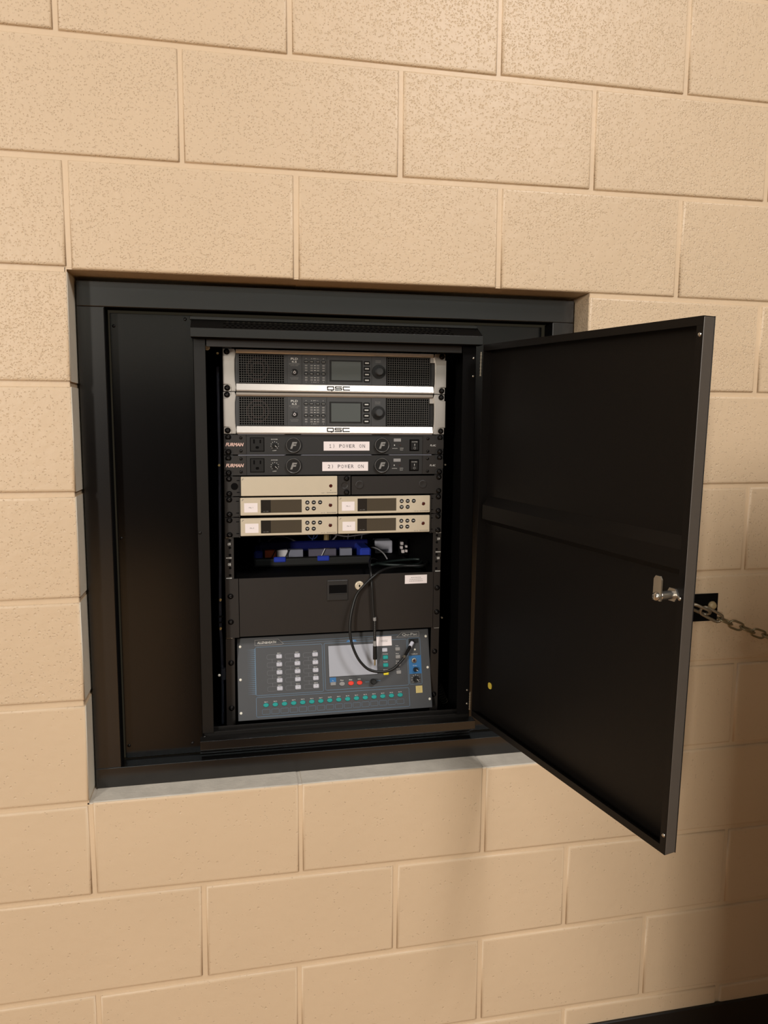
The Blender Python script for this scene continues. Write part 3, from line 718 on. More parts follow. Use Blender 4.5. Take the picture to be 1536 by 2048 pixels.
# ------------------------------------------------------------------ power conditioners
def conditioner(top, no, label, lab):
    F = unit_root('power_conditioner', label, 'power conditioner', top, 1, 'power conditioners in the rack')
    h = F.H
    F.box('chassis', 24, 458, -1, -h + 1, -250, -2.2, 'inner_black')
    F.box('front_panel', 0.3, 482.3, -0.6, -h + .6, -2, 0, 'faceplate', .4)
    bm = bmesh.new(); F.poly(bm, [(30, -.6), (126, -.6), (131, 0.8), (30, 0.8)], -1.5, 1.8)
    F.poly(bm, [(166, .8), (161, .8), (161, -.4), (321, -.4), (321, .8)][::-1] if False else [(162, -.6), (320, -.6), (316, .6), (166, .6)], -1.5, 1.8); F.poly(bm, [(360, -.6), (455, -.6), (455, .6), (356, .6)], -1.5, 1.8)
    obj('top_trim', bm, 'trim_sheen', F.r)
    bm = bmesh.new(); F.poly(bm, [(.4, -.8 - 10.5), (13, -11.3), (18.5, -8), (20, -4.5), (22, -.8), (46.5, -.8), (46.5, -h + 1), (20, -h + 1), (19, -h + 9), (14, -h + 13), (.4, -h + 13)], 0, 2.4)
    le = obj('end_bracket', bm, 'rack_black', F.r)
    bm = bmesh.new(); F.poly(bm, [(482.2, -.8 - 10.5), (469, -11.3), (464, -8), (462, -.8), (434.5, -.8), (434.5, -h + 1), (463, -h + 1), (464, -h + 9), (469, -h + 13), (482.2, -h + 13)], 0, 2.4)
    re = obj('end_bracket', bm, 'rack_black', F.r)
    tag(F.text('logo_lettering', 'FURMAN', 22.6, -21.8, 7.4, 2.48, 'print_copper', parent=le, width=38, shear=.25, bold=.035), 'coppery FURMAN lettering')
    F.text('model_lettering', 'PL-8C', 458, -23.6, 4.0, 2.48, 'print_white', parent=re, width=13, shear=.15)
    ou = F.box('outlet', 55.5, 84, -7.6, -36, 0, 1.6, 'black_plastic', .8)
    bm = bmesh.new(); F.quad(bm, 61.5, 64.8, -19.5, -10.8, 1.66); F.quad(bm, 74.8, 78.0, -19.0, -11.4, 1.66); F.poly(bm, rrect(66.2, 73.4, -30.8, -25.2, 2.2), 1.6, 1.68); obj('outlet_slots', bm, 'inner_black', ou)
    bm = bmesh.new(); F.bx(bm, 54.6, 85, -6.6, -37, 0, .35); obj('outlet_rim', bm, 'inner_black', ou)
    dk = F.cyl('dimmer_knob', 106.8, -23.6, [(0, 7), (3.6, 7), (4.2, 6.2), (4.6, 0), (4.6, -.1)], 'black_plastic', 16)
    bm = bmesh.new(); F.line(bm, [(107.6, -24.4), (110.2, -26.6)], 1.0, 7.1); obj('pointer', bm, 'print_white', dk)
    bm = bmesh.new()
    for i in range(9):
        a = math.radians(225 - 270 * i / 8); F.quad(bm, 106.8 + 8 * math.cos(a) - .6, 106.8 + 8 * math.cos(a) + .6, -23.6 + 8 * math.sin(a) - .6, -23.6 + 8 * math.sin(a) + .6, .1)
    F.txm(bm, 'DIMMER', 106.4, -10.6, 1.9, .1, width=14); F.txm(bm, 'LAMP', 106.4, -34.6, 1.8, .1, width=8); obj('small_print', bm, 'print_white', F.r)
    for u in (146.6, 341.0):
        lc = F.cyl('lamp_cap', u, -23.0, [(0, 6.4), (14.2, 6.4), (15.4, 6.9), (16.6, 6.2), (16.8, 0), (16.8, -.1)], 'black_plastic', 36)
        tag(F.text('emblem', 'F', u + .4, -23.4, 14.5, 6.5, 'print_grey', parent=lc, width=15, shear=.3, bold=.05), 'slanted grey F emblem')
        bm = bmesh.new(); F.line(bm, [(u + 15.4 * math.cos(2 * PI * i / 36), -23.0 + 15.4 * math.sin(2 * PI * i / 36)) for i in range(36)], .5, 6.96, True); obj('cap_rim', bm, 'print_grey', lc)
    u0, u1 = lab
    lb = F.box('label', u0, u1, -15.2, -34.9, 0, .25, 'label_white'); tag(lb, 'white tape label reading %s) POWER ON' % no)
    bm = bmesh.new(); cw = (u1 - u0 - 20) / 11
    for i, c in enumerate('%s) POWER ON' % no):
        if c == '1':
            q = u0 + 11 + cw * (i + .5); F.line(bm, [(q - 1.6, -23.2), (q, -21.3), (q, -28.7)], .8, .32); F.line(bm, [(q - 1.7, -28.6), (q + 1.7, -28.6)], .8, .32)
        elif c != ' ': F.txm(bm, c, u0 + 11 + cw * (i + .5), -25.0, 7.6 if c != ')' else 9.4, .32, width=(5.4 if c != ')' else 2.4), bold=.004)
    obj('label_print', bm, 'ink', lb)
    F.box('status_plate', 368.4, 384.6, -8.4, -15.2, 0, .4, 'sticker_gold' if False else 'key_dim', .1)
    bm = bmesh.new(); F.txm(bm, 'PROTECTION OK', 371, -30.2, 1.6, .1, width=11.5); F.txm(bm, 'WIRING', 386.5, -29.8, 1.6, .1, width=8); F.txm(bm, 'FAULT', 386.5, -33.6, 1.6, .1, width=7); F.quad(bm, 369.2, 371, -24.4, -21.8, .1); obj('small_print', bm, 'print_white', F.r)
    F.cyl('fault_light', 383, -23.2, [(0, .8), (1.1, .6), (1.2, 0)], 'dark_red_lens', 10)
    F.box('switch_bezel', 404.2, 426.2, -10.2, -36, 0, .8, 'inner_black', .3)
    rk = F.box('rocker_switch', 406.4, 424, -12.2, -34, .8, 4.0, 'black_plastic', 1.0)
    bm = bmesh.new(); F.quad(bm, 414.8, 415.8, -24, -20, 4.06); F.line(bm, [(415.3 + 2.2 * math.cos(2 * PI * i / 14), -29.4 + 2.2 * math.sin(2 * PI * i / 14)) for i in range(14)], .9, 4.06, True); F.txm(bm, 'POWER', 415.3, -15.6, 1.6, 4.06, width=13); obj('switch_print', bm, 'print_white', rk)
    for u, v in ((9.4, -6.0), (9.4, -37.6), (474.2, -6.4), (474.2, -38.0)): uscrew(F, u, v, .2)
    for u, v in ((35.6, -7.6), (35.4, -35.4), (446, -8.6), (446, -36.4)): uscrew(F, u, v, 2.4, SMALL_SCREW)
conditioner(4, 1, 'black power conditioner taped 1) POWER ON, directly under the silver amplifiers', (212.4, 313.7))
conditioner(5, 2, 'black power conditioner taped 2) POWER ON, directly above the champagne unit', (209.6, 311.0))

# ------------------------------------------------------------------ antenna splitter, blank panel and wireless receivers
def half_root(name, label, cat, row, u0, u1, group=None):
    zb = Z0 - (row + 1) * RU + .0003; zm = Z0 - (row + .5) * RU
    t = thing(name, label, cat, (xl(zm) + (u0 + u1) / 2000.0, YR, zb), group=group)
    F = Unit(t, 0, 44.45 - .6); F.X = lambda u: (u - (u0 + u1) / 2) / 1000.0
    return F
def rack_ear(F, left, u_in, row):
    h = F.H; bm = bmesh.new(); u0, u1 = (1.0, u_in) if left else (u_in, 482.2)
    F.bx(bm, u0, u1, -.7, -h + .5, -2, 0.4, .3)
    if left: F.bx(bm, u_in - 1.6, u_in, -.7, -h + .5, -40, 6)
    else: F.bx(bm, u_in, u_in + 1.6, -.7, -h + .5, -40, 6)
    e = obj('rack_ear', bm, 'rack_black', F.r)
    for v in (-5.8, -37.6): uscrew(F, 10.2 if left else 473.4, v, .4)
    bm = bmesh.new()
    for v in (-9.5, -35): F.bx(bm, (u_in - 8 if left else u_in), (u_in if left else u_in + 8), v - .8, v + .8, .4, 1.1)
    obj('ear_slot', bm, 'inner_black', F.r)
    return e
S1 = half_root('antenna_splitter', 'plain champagne half-rack unit without display beside the black blank panel', 'receiver', 6, 35, 242)
h = S1.H
S1.box('body', 36, 241, -1.6, -h + 1.6, -190, 0, 'inner_black'); S1.box('front_panel', 34.8, 242.2, -1.2, -h + 1.0, 0, 6, 'champagne', 1.0)
rack_ear(S1, True, 34, 6)
S1.cyl('ear_hole', 21.5, -22.2, [(0, .6), (7.2, .6), (8.0, .3), (8.2, .2)], 'inner_black', 20)
bm = bmesh.new(); S1.bx(bm, 243.0, 272.4, -1.0, -h + .6, -2, .4, .3); obj('rack_ear', bm, 'rack_black', S1.r)
S1.cyl('ear_dimple', 259, -22.4, [(0, .1), (5.5, .3), (7.0, .9), (7.4, .4)], 'rack_black', 20)
for v in (-7.0, -37.6): uscrew(S1, 263.2, v, .4)
S1.cyl('power_button', 227.6, -22.6, [(0, 6.5), (3.0, 6.6), (3.8, 6.1), (3.8, 5.9)], 'dark_red_lens', 16)
bm = bmesh.new(); S1.txm(bm, 'SENNHEISER', 229.5, -37.6, 2.0, 6.06, width=22); S1.quad(bm, 226.8, 228.4, -33, -31.6, 6.06); S1.txm(bm, 'ASA 1', 211, -37.8, 1.6, 6.06, width=8)
S1.line(bm, [(37.6, -8.8), (39, -5.8), (40.6, -5.8)], .8, 6.06); obj('small_print', bm, 'ink', S1.r)
S2 = half_root('blank_panel', 'black blank rack panel with two shallow round dimples', 'panel', 6, 274, 482)
S2.box('front_panel', 274.4, 482.2, -2.4, -h + .8, -2, .4, 'rack_black', .3)
for u in (292.5, 436.6): S2.cyl('dimple', u, -21.4, [(0, .9), (8, 1.3), (9.4, 1.0), (9.8, .4)], 'rack_black', 24)
for v in (-5.8, -36.8): uscrew(S2, 473.4, v, .4)

def receiver(row, left, label, txt):
    u0, u1 = (33.2, 242.6) if left else (244.2, 452.6)
    F = half_root('wireless_receiver', label, 'receiver', row, u0, u1, 'wireless microphone receivers'); h = F.H
    F.box('body', u0 + 2, u1 - 2, -2.4, -h + 2, -190, 0, 'inner_black'); F.box('front_panel', u0, u1, -1.9, -h + 3.6, 0, 7, 'champagne', 1.1)
    if not left:
        b = lambda u: u0 + (u - 33.2) * (208.4 / 209.4)
    else: b = lambda u: u
    db_ = F.box('display', b(76.4), b(164.2), -6.8, -35.0, 7, 7.25, 'display_olive'); F.box('display_band', b(76.4), b(97.6), -6.8, -35.0, 7.25, 7.3, 'display_dark', parent=db_)
    bm = bmesh.new(); F.txm(bm, 'ew 100', b(87), -31.6, 1.9, 7.36, width=11); obj('display_print', bm, 'print_grey', db_)
    for i, (u, v) in enumerate(((176.5, -13.6), (190.4, -13.6), (204.3, -13.6), (176.5, -27.0), (190.4, -27.0))):
        k = F.cyl('key', b(u), v, [(0, 8.4), (3.6, 8.4), (4.4, 7.9), (4.6, 7.0), (4.6, 6.9)], 'black_plastic', 16)
        bm = bmesh.new(); U_ = b(u)
        if i in (0, 3): s = 1 if i == 0 else -1; F.line(bm, [(U_ - 1.8, v - .7 * s), (U_ + 1.8, v - .7 * s)], 1.2, 8.46); F.line(bm, [(U_, v + 1.2 * s), (U_, v)], 1.2, 8.46)
        else: F.quad(bm, U_ - 2.2, U_ + 2.2, v - .7, v + .7, 8.46)
        obj('key_print', bm, 'print_white', k)
    F.cyl('power_button', b(227.0), -20.3, [(0, 7.6), (2.8, 7.8), (3.9, 7.3), (4.1, 6.9)], 'dark_red_lens', 16)
    du = 0 if row == 7 else 1.8
    lb = F.box('label', b(41.2) + du, b(69.6) + du, -13.4, -33.4, 7, 7.25, 'label_white'); F.text('label_print', txt, b(55.6) + du, -23.2, 2.6, 7.32, 'ink', parent=lb, width=8.6)
    bm = bmesh.new(); F.txm(bm, 'SENNHEISER', b(229.2), -36.6, 2.0, 7.06, width=21); F.txm(bm, 'EM 100', b(211), -36.9, 1.6, 7.06, width=9); F.line(bm, [(b(36.8), -8.6), (b(38.4), -5.6), (b(40.2), -5.6)], .8, 7.06); obj('small_print', bm, 'ink', F.r)
    rack_ear(F, left, 32.4 if left else 453.6, row)
receiver(7, True, 'champagne wireless receiver labelled Mic 1 under the plain champagne unit', 'Mic 1')
receiver(7, False, 'champagne wireless receiver labelled Mic 2 under the black blank panel', 'Mic 2')
receiver(8, True, 'champagne wireless receiver in the lowest receiver row, beneath the one labelled Mic 1', 'Mic 3')
receiver(8, False, 'champagne wireless receiver in the lowest receiver row, on the side of the open door', 'Mic 4')

# ------------------------------------------------------------------ rack drawer (3 units)
D = unit_root('drawer_unit', 'black three-unit rack drawer with latch and key lock', 'drawer', 11, 3); h = D.H
D.box('body', 24, 458, -11.0, -h + 2, -340, -2, 'inner_black')
D.box('rack_ear', .4, 28.2, -.8, -h + .6, -2, 0, 'rack_black', .3); D.box('rack_ear', 466.5, 482.2, -.8, -h + .6, -2, 0, 'rack_black', .3)
df_ = D.box('drawer_front', 29.2, 465.6, -.6, -h + 2.6, -2, 2.0, 'rack_black', .5)
la = D.box('latch', 221.6, 268, -10.6, -57.0, 2, 5.2, 'faceplate', 1.4, seg=2)
D.box('latch_recess', 225.4, 265.6, -21.6, -41.0, 5.2, 5.35, 'inner_black', parent=la); D.box('latch_grip', 226.4, 264.6, -40.0, -42.0, 5.2, 6.4, 'faceplate', .3, parent=la)
lk_ = D.cyl('key_lock', 294.1, -25.6, [(0, 4.6), (6.8, 4.6), (8.2, 4.9), (9.6, 4.2), (10.4, 2.0), (10.4, 1.9)], 'champagne', 24)
bm = bmesh.new(); D.quad(bm, 293.2, 295.0, -28.8, -22.6, 5.0); D.cylm(bm, 294.1, -25.6, [(0, 5.0), (2.0, 5.0)], 12); obj('keyhole', bm, 'inner_black', lk_)
lb = D.box('label', 398.8, 450.4, -5.8, -25.6, 2, 2.25, 'label_white'); tag(lb, 'white paper label with three lines of tiny print')
bm = bmesh.new()
for i, (a, b) in enumerate(((413, 437), (409.5, 439.5), (409, 441))):
    v = -11.6 - i * 4.0; u = a
    while u < b: w_ = random.uniform(1.5, 4.2); D.quad(bm, u, min(u + w_, b), v - .6, v + .6, 2.32); u += w_ + .9
obj('label_print', bm, 'print_grey', lb)
for u, v in ((10.8, -39.0), (10.6, -96.0), (475.0, -38.0), (474.9, -94.6)): uscrew(D, u, v, 0)

# ------------------------------------------------------------------ digital mixer, tilted back under the drawer
TILT = -math.atan2(0.047, 0.1735)
mx = thing('digital_mixer', 'dark grey digital mixer with small touch screen and rows of teal keys', 'mixer', (0.5065, 0.123, -0.9205), (TILT, 0, 0))
X = Unit(mx, 440.0, 179.8)
X.box('chassis', 3, 437, -2, -178, -150, -3, 'mixer_side'); X.box('front_panel', 0, 440, 0, -179.8, -3, 0, 'mixer_face', .8)
for u, v in ((6.8, -19), (6.4, -91), (6.4, -163), (433.2, -17), (433.8, -88.4), (434.6, -160.2)): uscrew(X, u, v, 0, WHITE_SCREW)
P1 = .12
bm = bmesh.new()
lw = .8
X.line(bm, rrect(40, 189.5, -127.4, -22, 3), lw, P1, True); X.line(bm, rrect(194, 386.6, -125.6, -21.2, 3), lw, P1, True); X.line(bm, rrect(39.6, 386.6, -173.6, -131.4, 3), lw, P1, True)
X.line(bm, [(100, -12.5), (366, -10.5)], lw, P1); X.line(bm, rrect(389.4, 418.6, -124.6, -20, 2), lw, P1, True)
X.line(bm, [(100, -17.5), (300, -16.0)], .5, P1)
obj('panel_lines', bm, 'line_blue', mx)
bm = bmesh.new(); X.line(bm, [(39.4, -18.4), (39.4, -6.2), (91, -6.2), (103, -17.2), (98, -18.2), (39.4, -18.4)], .9, P1); X.line(bm, [(363.4, -15.8), (376, -5.6), (417, -5.6), (416.6, -16.4), (363.4, -15.8)], .9, P1); obj('logo_borders', bm, 'key_dim', mx)
tag(X.text('logo_lettering', 'ALLEN&HEATH', 65.4, -12.4, 5.6, P1, 'print_white', width=42, shear=.12, bold=.02), 'white ALLEN&HEATH lettering')
tag(X.text('logo_lettering', 'Qu-Pac', 394.6, -11.2, 6.6, P1, 'print_white', width=36, bold=.0), 'white Qu-Pac lettering')
bm = bmesh.new()
for r in range(24):
    for c in range(6):
        s = .28 + .13 * c; u = 23 + c * 2.9; v = -27.4 - r * 4.18; X.quad(bm, u - s, u + s, v - s, v + s, P1)
X.quad(bm, 38.8, 39.5, -126, -24, P1); o = obj('dot_pattern', bm, 'line_blue', mx)
# fifteen soft keys in three columns, each beside its outlined name field
bmS = bmesh.new(); bmP = bmesh.new(); bmT = bmesh.new()
kme = None; n_ = 0
for c, u in enumerate((92.2, 132.6, 173.0)):
    for r in range(5):
        v = -44.5 - r * 17.5
        if kme is None:
            k = X.box('soft_key', u - 6.4, u + 6.4, v + 4.6, v - 4.6, 0, 2.4, 'key_grey', 1.4); kme = k.data; base = (u, v)
        else:
            k = bpy.data.objects.new('soft_key', kme); COL.objects.link(k); k.parent = mx; k.location = ((u - base[0]) / 1000, 0, (v - base[1]) / 1000)
        n_ += 1
        X.txm(bmT, 'Soft %d' % n_, u - .5, v + 7.0, 2.0, P1, width=7.6, bold=.02); X.quad(bmP, u - .6, u + .6, v + 1.0, v + 2.2, 2.5)
        X.line(bmS, [(u - 7, v + 4.4), (u - 25, v + 4.4), (u - 27, v + 2.6), (u - 27, v - 3.6), (u - 25.4, v - 5.2), (u - 7, v - 5.2)], .45, P1)
        if r < 4: X.line(bmS, [(u - 15.5, v - 5.2), (u - 15.5, v - 13)], .6, P1)
obj('name_fields', bmS, 'line_grey', mx); obj('key_dots', bmP, 'ink', mx)
# sixteen oval select keys
kme = None; bmS = bmesh.new()
for i in range(16):
    u = 60.9 + i * 20.27; v = -149.0 + i * .16
    if kme is None:
        bm = bmesh.new(); lathe_y(bm, [(0, -.0026), (.0048, -.0026), (.0060, -.0020), (.0064, 0), (.0064, .0001)], 0, 0, 18); bmesh.ops.scale(bm, vec=(1, 1, .72), verts=bm.verts)
        k = obj('select_key', bm, 'key_teal', mx); kme = k.data
    else:
        k = bpy.data.objects.new('select_key', kme); COL.objects.link(k); k.parent = mx
    k.location = (X.X(u), 0, X.Z(v))
    X.txm(bmT, 'Sel %d' % (i + 1), u, v + 6.8, 2.0, P1, width=7.4, bold=.02)
    X.line(bmS, rrect(u - 8.4, u + 8.4, v - 20.0, v - 9.4, 1.5, 2), .45, P1, True)
obj('name_fields', bmS, 'line_blue', mx)
# touch screen, function keys and controls
X.box('touch_screen', 203.2, 314.6, -27.4, -96.6, 0, .4, 'touch_screen', .05)
bm = bmesh.new(); X.line(bm, [(203, -27.2), (203, -96.8), (314.8, -96.8), (314.8, -27.2), (203, -27.2)], .8, .45); obj('screen_border', bm, 'black_plastic', mx)
bm = bmesh.new(); X.poly(bm, [(245, -21), (249, -16.8), (266, -16.6), (270, -20.6)], 0, .2); obj('blue_field', bm, 'panel_blue', mx)
X.box('blue_field', 204.4, 218.6, -98.4, -109.6, 0, .2, 'panel_blue'); X.box('blue_field', 389.6, 418.8, -59.8, -101.2, 0, .2, 'panel_blue')
X.text('blue_field_print', 'Touch', 257.5, -18.9, 2.2, .26, 'print_white', width=12)
X.box('fx_key', 205.4, 218.2, -108.2, -116.0, .2, 2.4, 'key_dim', 1.0)
def oval(name, u, v, mt):
    k = bpy.data.objects.new(name, kme.copy()); k.data.materials[0] = MATS[mt]; COL.objects.link(k); k.parent = mx; k.location = (X.X(u), 0, X.Z(v)); k.scale = (1.04, 1, 1.08)
oval('fine_key', 232.1, -113.4, 'key_dim'); oval('mute_key', 252.5, -113.4, 'key_red'); oval('listen_key', 272.3, -113.4, 'key_red')
for u, t in ((232, 'Fine'), (252, 'Mute'), (272, 'PAFL')): X.txm(bmT, t, u, -105.6, 2.2, P1, width=7, bold=.02)
X.txm(bmT, 'Fx', 211.6, -105.4, 2.2, .3)
X.cyl('rotary_knob', 303.2, -112.6, [(0, 14), (5.0, 14), (6.0, 13), (6.6, 0), (6.6, -.1)], 'black_plastic', 22)
bm = bmesh.new(); X.quad(bm, 285.5, 294.5, -113.4, -112.2, P1); X.quad(bm, 312, 321, -112.2, -111.0, P1); obj('knob_scale', bm, 'line_blue', mx)
for u, v, mt, t in ((333.9, -43.2, 'key_grey', ''), (334.8, -59.9, 'key_teal', 'Processing'), (334.6, -77.5, 'key_teal', 'Routing'), (334.6, -95.4, 'key_yellow', 'Screen')):
    X.box('function_key', u - 6.2, u + 6.2, v + 4.2, v - 4.6, 0, 2.4, mt, 1.2)
    if t: X.txm(bmT, t, u, v + 7.2, 2.1, P1, width=12 if t != 'Routing' else 9, bold=.02)
for (u, v), t in zip(((364.4, -42.5), (364.4, -60.3), (364.0, -77.1), (364.5, -95.2)), ('Copy', 'Fx', 'Reset', 'Mix / Pk')):
    X.box('function_key', u - 5.8, u + 5.8, v + 4.0, v - 4.4, 0, 2.4, 'key_dim', 1.2); X.txm(bmT, t, u - 1, v + 7.0, 2.0, P1, width=7, bold=.02)
X.txm(bmT, 'TalkBack', 403.5, -56.2, 2.4, P1, width=16); X.txm(bmT, 'Phones', 403.4, -82.6, 2.0, .26, width=9)
obj('key_lettering', bmT, 'print_white', mx)
# connector column: USB port, headphone jack, two level knobs, gold sticker
X.box('usb_port', 392, 414, -20.5, -31, 0, 1.4, 'black_plastic', .4)
X.cyl('level_light', 405.4, -46.2, [(0, .9), (2.0, .8), (2.4, 0)], 'screw_white', 12)
jk = X.cyl('headphone_jack', 402, -71.2, [(0, .6), (3.0, .6), (3.2, 2.6), (5.8, 2.4), (6.8, .8), (6.8, .1)], 'steel', 20); X.cyl('jack_hole', 402, -71.2, [(0, .9), (3.1, .9)], 'dark_red_lens', 14, parent=jk)
for v, rr_ in ((-91.6, 5.6), (-113.2, 6.6)):
    k = X.cyl('level_knob', 404, v, [(0, 11), (rr_ - 1.6, 11), (rr_ - .8, 10), (rr_, 0), (rr_, -.1)], 'black_plastic', 18)
    bm = bmesh.new(); X.line(bm, [(404.6, v - .8), (407.4, v - 2.6)], 1.2, 11.1); obj('pointer', bm, 'print_white', k)
bm = bmesh.new()
for i in range(9):
    a = math.radians(225 - 270 * i / 8); X.quad(bm, 404 + 9.4 * math.cos(a) - .6, 404 + 9.4 * math.cos(a) + .6, -113.2 + 9.4 * math.sin(a) - .6, -113.2 + 9.4 * math.sin(a) + .6, P1)
obj('knob_scale', bm, 'print_white', mx)
st = X.box('sticker', 402.8, 418.4, -129, -145, 0, .3, 'sticker_gold', .1); tag(st, 'small gold square sticker')
bm = bmesh.new(); X.line(bm, [(406, -136), (409, -132.5), (412, -136.5), (415, -133)], .6, .36); X.line(bm, [(406, -141), (410, -138.5), (414, -141.5)], .6, .36); obj('sticker_print', bm, 'brass', st)
lb = X.box('label', 315.6, 351.2, -12.4, -34.0, 0, .3, 'label_white'); tag(lb, 'white tape label with two faint lines of print')
bm = bmesh.new()
for v, a, b in ((-21.2, 325.6, 342), (-24.4, 325.6, 341)):
    u = a
    while u < b: w_ = random.uniform(1.2, 3.2); X.quad(bm, u, min(u + w_, b), v - .55, v + .55, .36); u += w_ + .8
obj('label_print', bm, 'print_grey', lb)

# ------------------------------------------------------------------ case and clutter in the open bay
SH = -0.6163
cs = thing('organizer_case', 'blue and black plastic case lying in the open bay above the drawer', 'case', (0.4735, 0.37, SH))
def kb(name, x0, x1, y0, y1, z0, z1, mt, bev=0.0, parent=None): return obj(name, nb(x0 - .4735, x1 - .4735, y0 - .37, y1 - .37, z0 - SH, z1 - SH, bev), mt, parent or cs)
kb('tray', .338, .610, .322, .432, SH + .0002, SH + .004, 'case_navy')
bm = bmesh.new(); fp = [(.330, .314), (.617, .314), (.617, .330), (.330, .330)]
box(bm, .330 - .4735, .617 - .4735, .312 - .37, .330 - .37, .0002, .0215, .005, 2); obj('bumper', bm, 'black_rubber', cs)
for x0, x1 in ((.3775, .4065), (.4830, .5125)): kb('latch', x0, x1, .3095, .318, SH + .012, SH + .0245, 'case_blue', .002)
kb('rear_rim', .346, .628, .418, .432, SH + .004, SH + .045, 'case_navy', .003)
kb('side_rim', .331, .352, .3305, .425, SH + .004, SH + .0375, 'case_blue', .004); kb('side_rim', .592, .620, .3305, .425, SH + .004, SH + .0375, 'case_blue', .004)
for x0, x1, mt in ((.358, .385, 'orange_card'), (.387, .414, 'white_card'), (.416, .452, 'grey_card'), (.466, .535, 'case_lid'), (.545, .575, 'grey_card')):
    kb('compartment', x0, x1, .352, .368, SH + .004, SH + .0345, mt, .001)
for x, mt in ((.372, 'black_rubber'), (.405, 'black_rubber'), (.494, 'white_card')):
    bm = bmesh.new(); tube(bm, [(x - .4735, .348 - .37 - .002, .012), (x + .012 - .4735, .348 - .37, .036)], .0012, 6, spline=False); obj('stay', bm, mt, cs)
b_ = thing('power_adapter', 'white plastic power adapter lying behind the blue case', 'adapter', (.678, .478, SH))
obj('shell', nb(-.024, .024, -.02, .022, .0002, .0345, .003, 2), 'white_plastic', b_); obj('plug_face', nb(-.018, .012, -.0225, -.0202, .006, .012, .0008), 'grey_card', b_)
for i, (x, z, s) in enumerate(((.7185, -.5835, .0035), (.7175, -.5945, .003), (.7305, -.592, .0026), (.7215, -.605, .0034), (.7305, -.604, .0027))):
    pass
tb = thing('light_dots', 'small white dots standing in for light at the back of the bay', 'light dot', (.724, .42, SH))  # white blocks stand in for light showing through holes at the back
obj('mount', nb(-.012, .012, .004, .010, .0002, .042, .001), 'inner_black', tb)
for x, z, s in ((.7185, -.5835, .0038), (.7175, -.5945, .0034), (.7305, -.592, .0028), (.7215, -.605, .0038), (.7305, -.604, .003)):
    obj('plug', nb(x - .724 - s, x - .724 + s, -.006, .004, z - SH - s * 1.1, z - SH + s * 1.1, .0012, seg=2), 'label_white', tb)
def cable(name, label, pts, r, mt, group=None, n=8):
    bm = bmesh.new(); p0 = Vector(pts[0]); tube(bm, [Vector(p) - p0 for p in pts], r, n)
    o = obj(name, bm, mt, None, p0, smooth=True); tag(o, label, 'cable', group); return o
cable('coiled_cable', 'black cable lying in a loose loop beside the blue case', [(.61, .281, -.6128), (.652, .314, -.6128), (.695, .335, -.6128), (.736, .342, -.6128), (.751, .325, -.6128), (.725, .274, -.6128), (.679, .262, -.6128), (.637, .29, -.6128)], .003, 'cable_green_black')
cable('coiled_cable', 'dark green-black cable running straight along the shelf to the rail', [(.622, .272, -.6065), (.641, .250, -.6065), (.686, .232, -.6065), (.716, .214, -.6068), (.745, .240, -.6068)], .003, 'cable_green_black')
cable('thin_cable', 'pale grey cable end curling over the right end of the blue case', [(.622, .40, -.590), (.636, .36, -.584), (.648, .322, -.590), (.656, .305, -.6035)], .0018, 'cable_grey')
cable('grey_cable', 'grey cable arching behind the blue case under the Mic 3 receiver', [(.367, .445, -.61), (.367, .44, -.589), (.372, .43, -.569), (.387, .42, -.559), (.412, .42, -.559), (.438, .43, -.572), (.458, .445, -.584), (.462, .45, -.61)], .0022, 'cable_grey')
cable('grey_cable', 'pale cable drooping along the underside of the Mic 4 receiver', [(.512, .36, -.537), (.52, .36, -.543), (.558, .36, -.552), (.59, .36, -.55), (.629, .36, -.543), (.64, .36, -.53)], .0018, 'cable_grey')
cable('blue_cable', 'thin blue cable tangled behind the blue case', [(.473, .45, -.535), (.473, .45, -.558), (.486, .45, -.571), (.498, .45, -.563), (.495, .45, -.55), (.482, .446, -.579), (.468, .45, -.60), (.466, .45, -.6145)], .0016, 'cable_blue')
cable('grey_cable', 'grey cable falling from the yellow-tipped plug to the case', [(.551, .45, -.535), (.551, .45, -.558), (.541, .45, -.573), (.521, .452, -.59), (.512, .455, -.6145)], .0024, 'cable_grey')
cable('grey_cable', 'thick grey cable hanging straight down behind the left end of the case', [(.350, .47, -.530), (.349, .47, -.560), (.348, .47, -.590), (.348, .47, -.6125)], .0042, 'strip_blue_grey')
pl = thing('yellow_plug', 'yellow-tipped cable plug hanging behind the blue case', 'plug', (.521, .44, -.580))
bm = bmesh.new(); tube(bm, [(0, 0, .0), (.001, 0, .022)], .0075, 10, spline=False); obj('tip', bm, 'yellow_plug', pl)
bm = bmesh.new(); tube(bm, [(.001, 0, .0225), (.002, 0, .050)], .006, 10, spline=False); obj('sleeve', bm, 'strip_blue_grey', pl)
for i in range(6):
    x = .545 + i * .016; z = -.535
    cable('back_wire', 'dark thin wire dropping at the back of the bay beneath the receivers', [(x, .50, z), (x - .004 + .003 * (i % 3), .505, -.57), (x - .010, .50, -.6142)], .0014, 'strip_blue_grey' if i % 2 else 'cable_black', 'dark wires at the back of the bay')
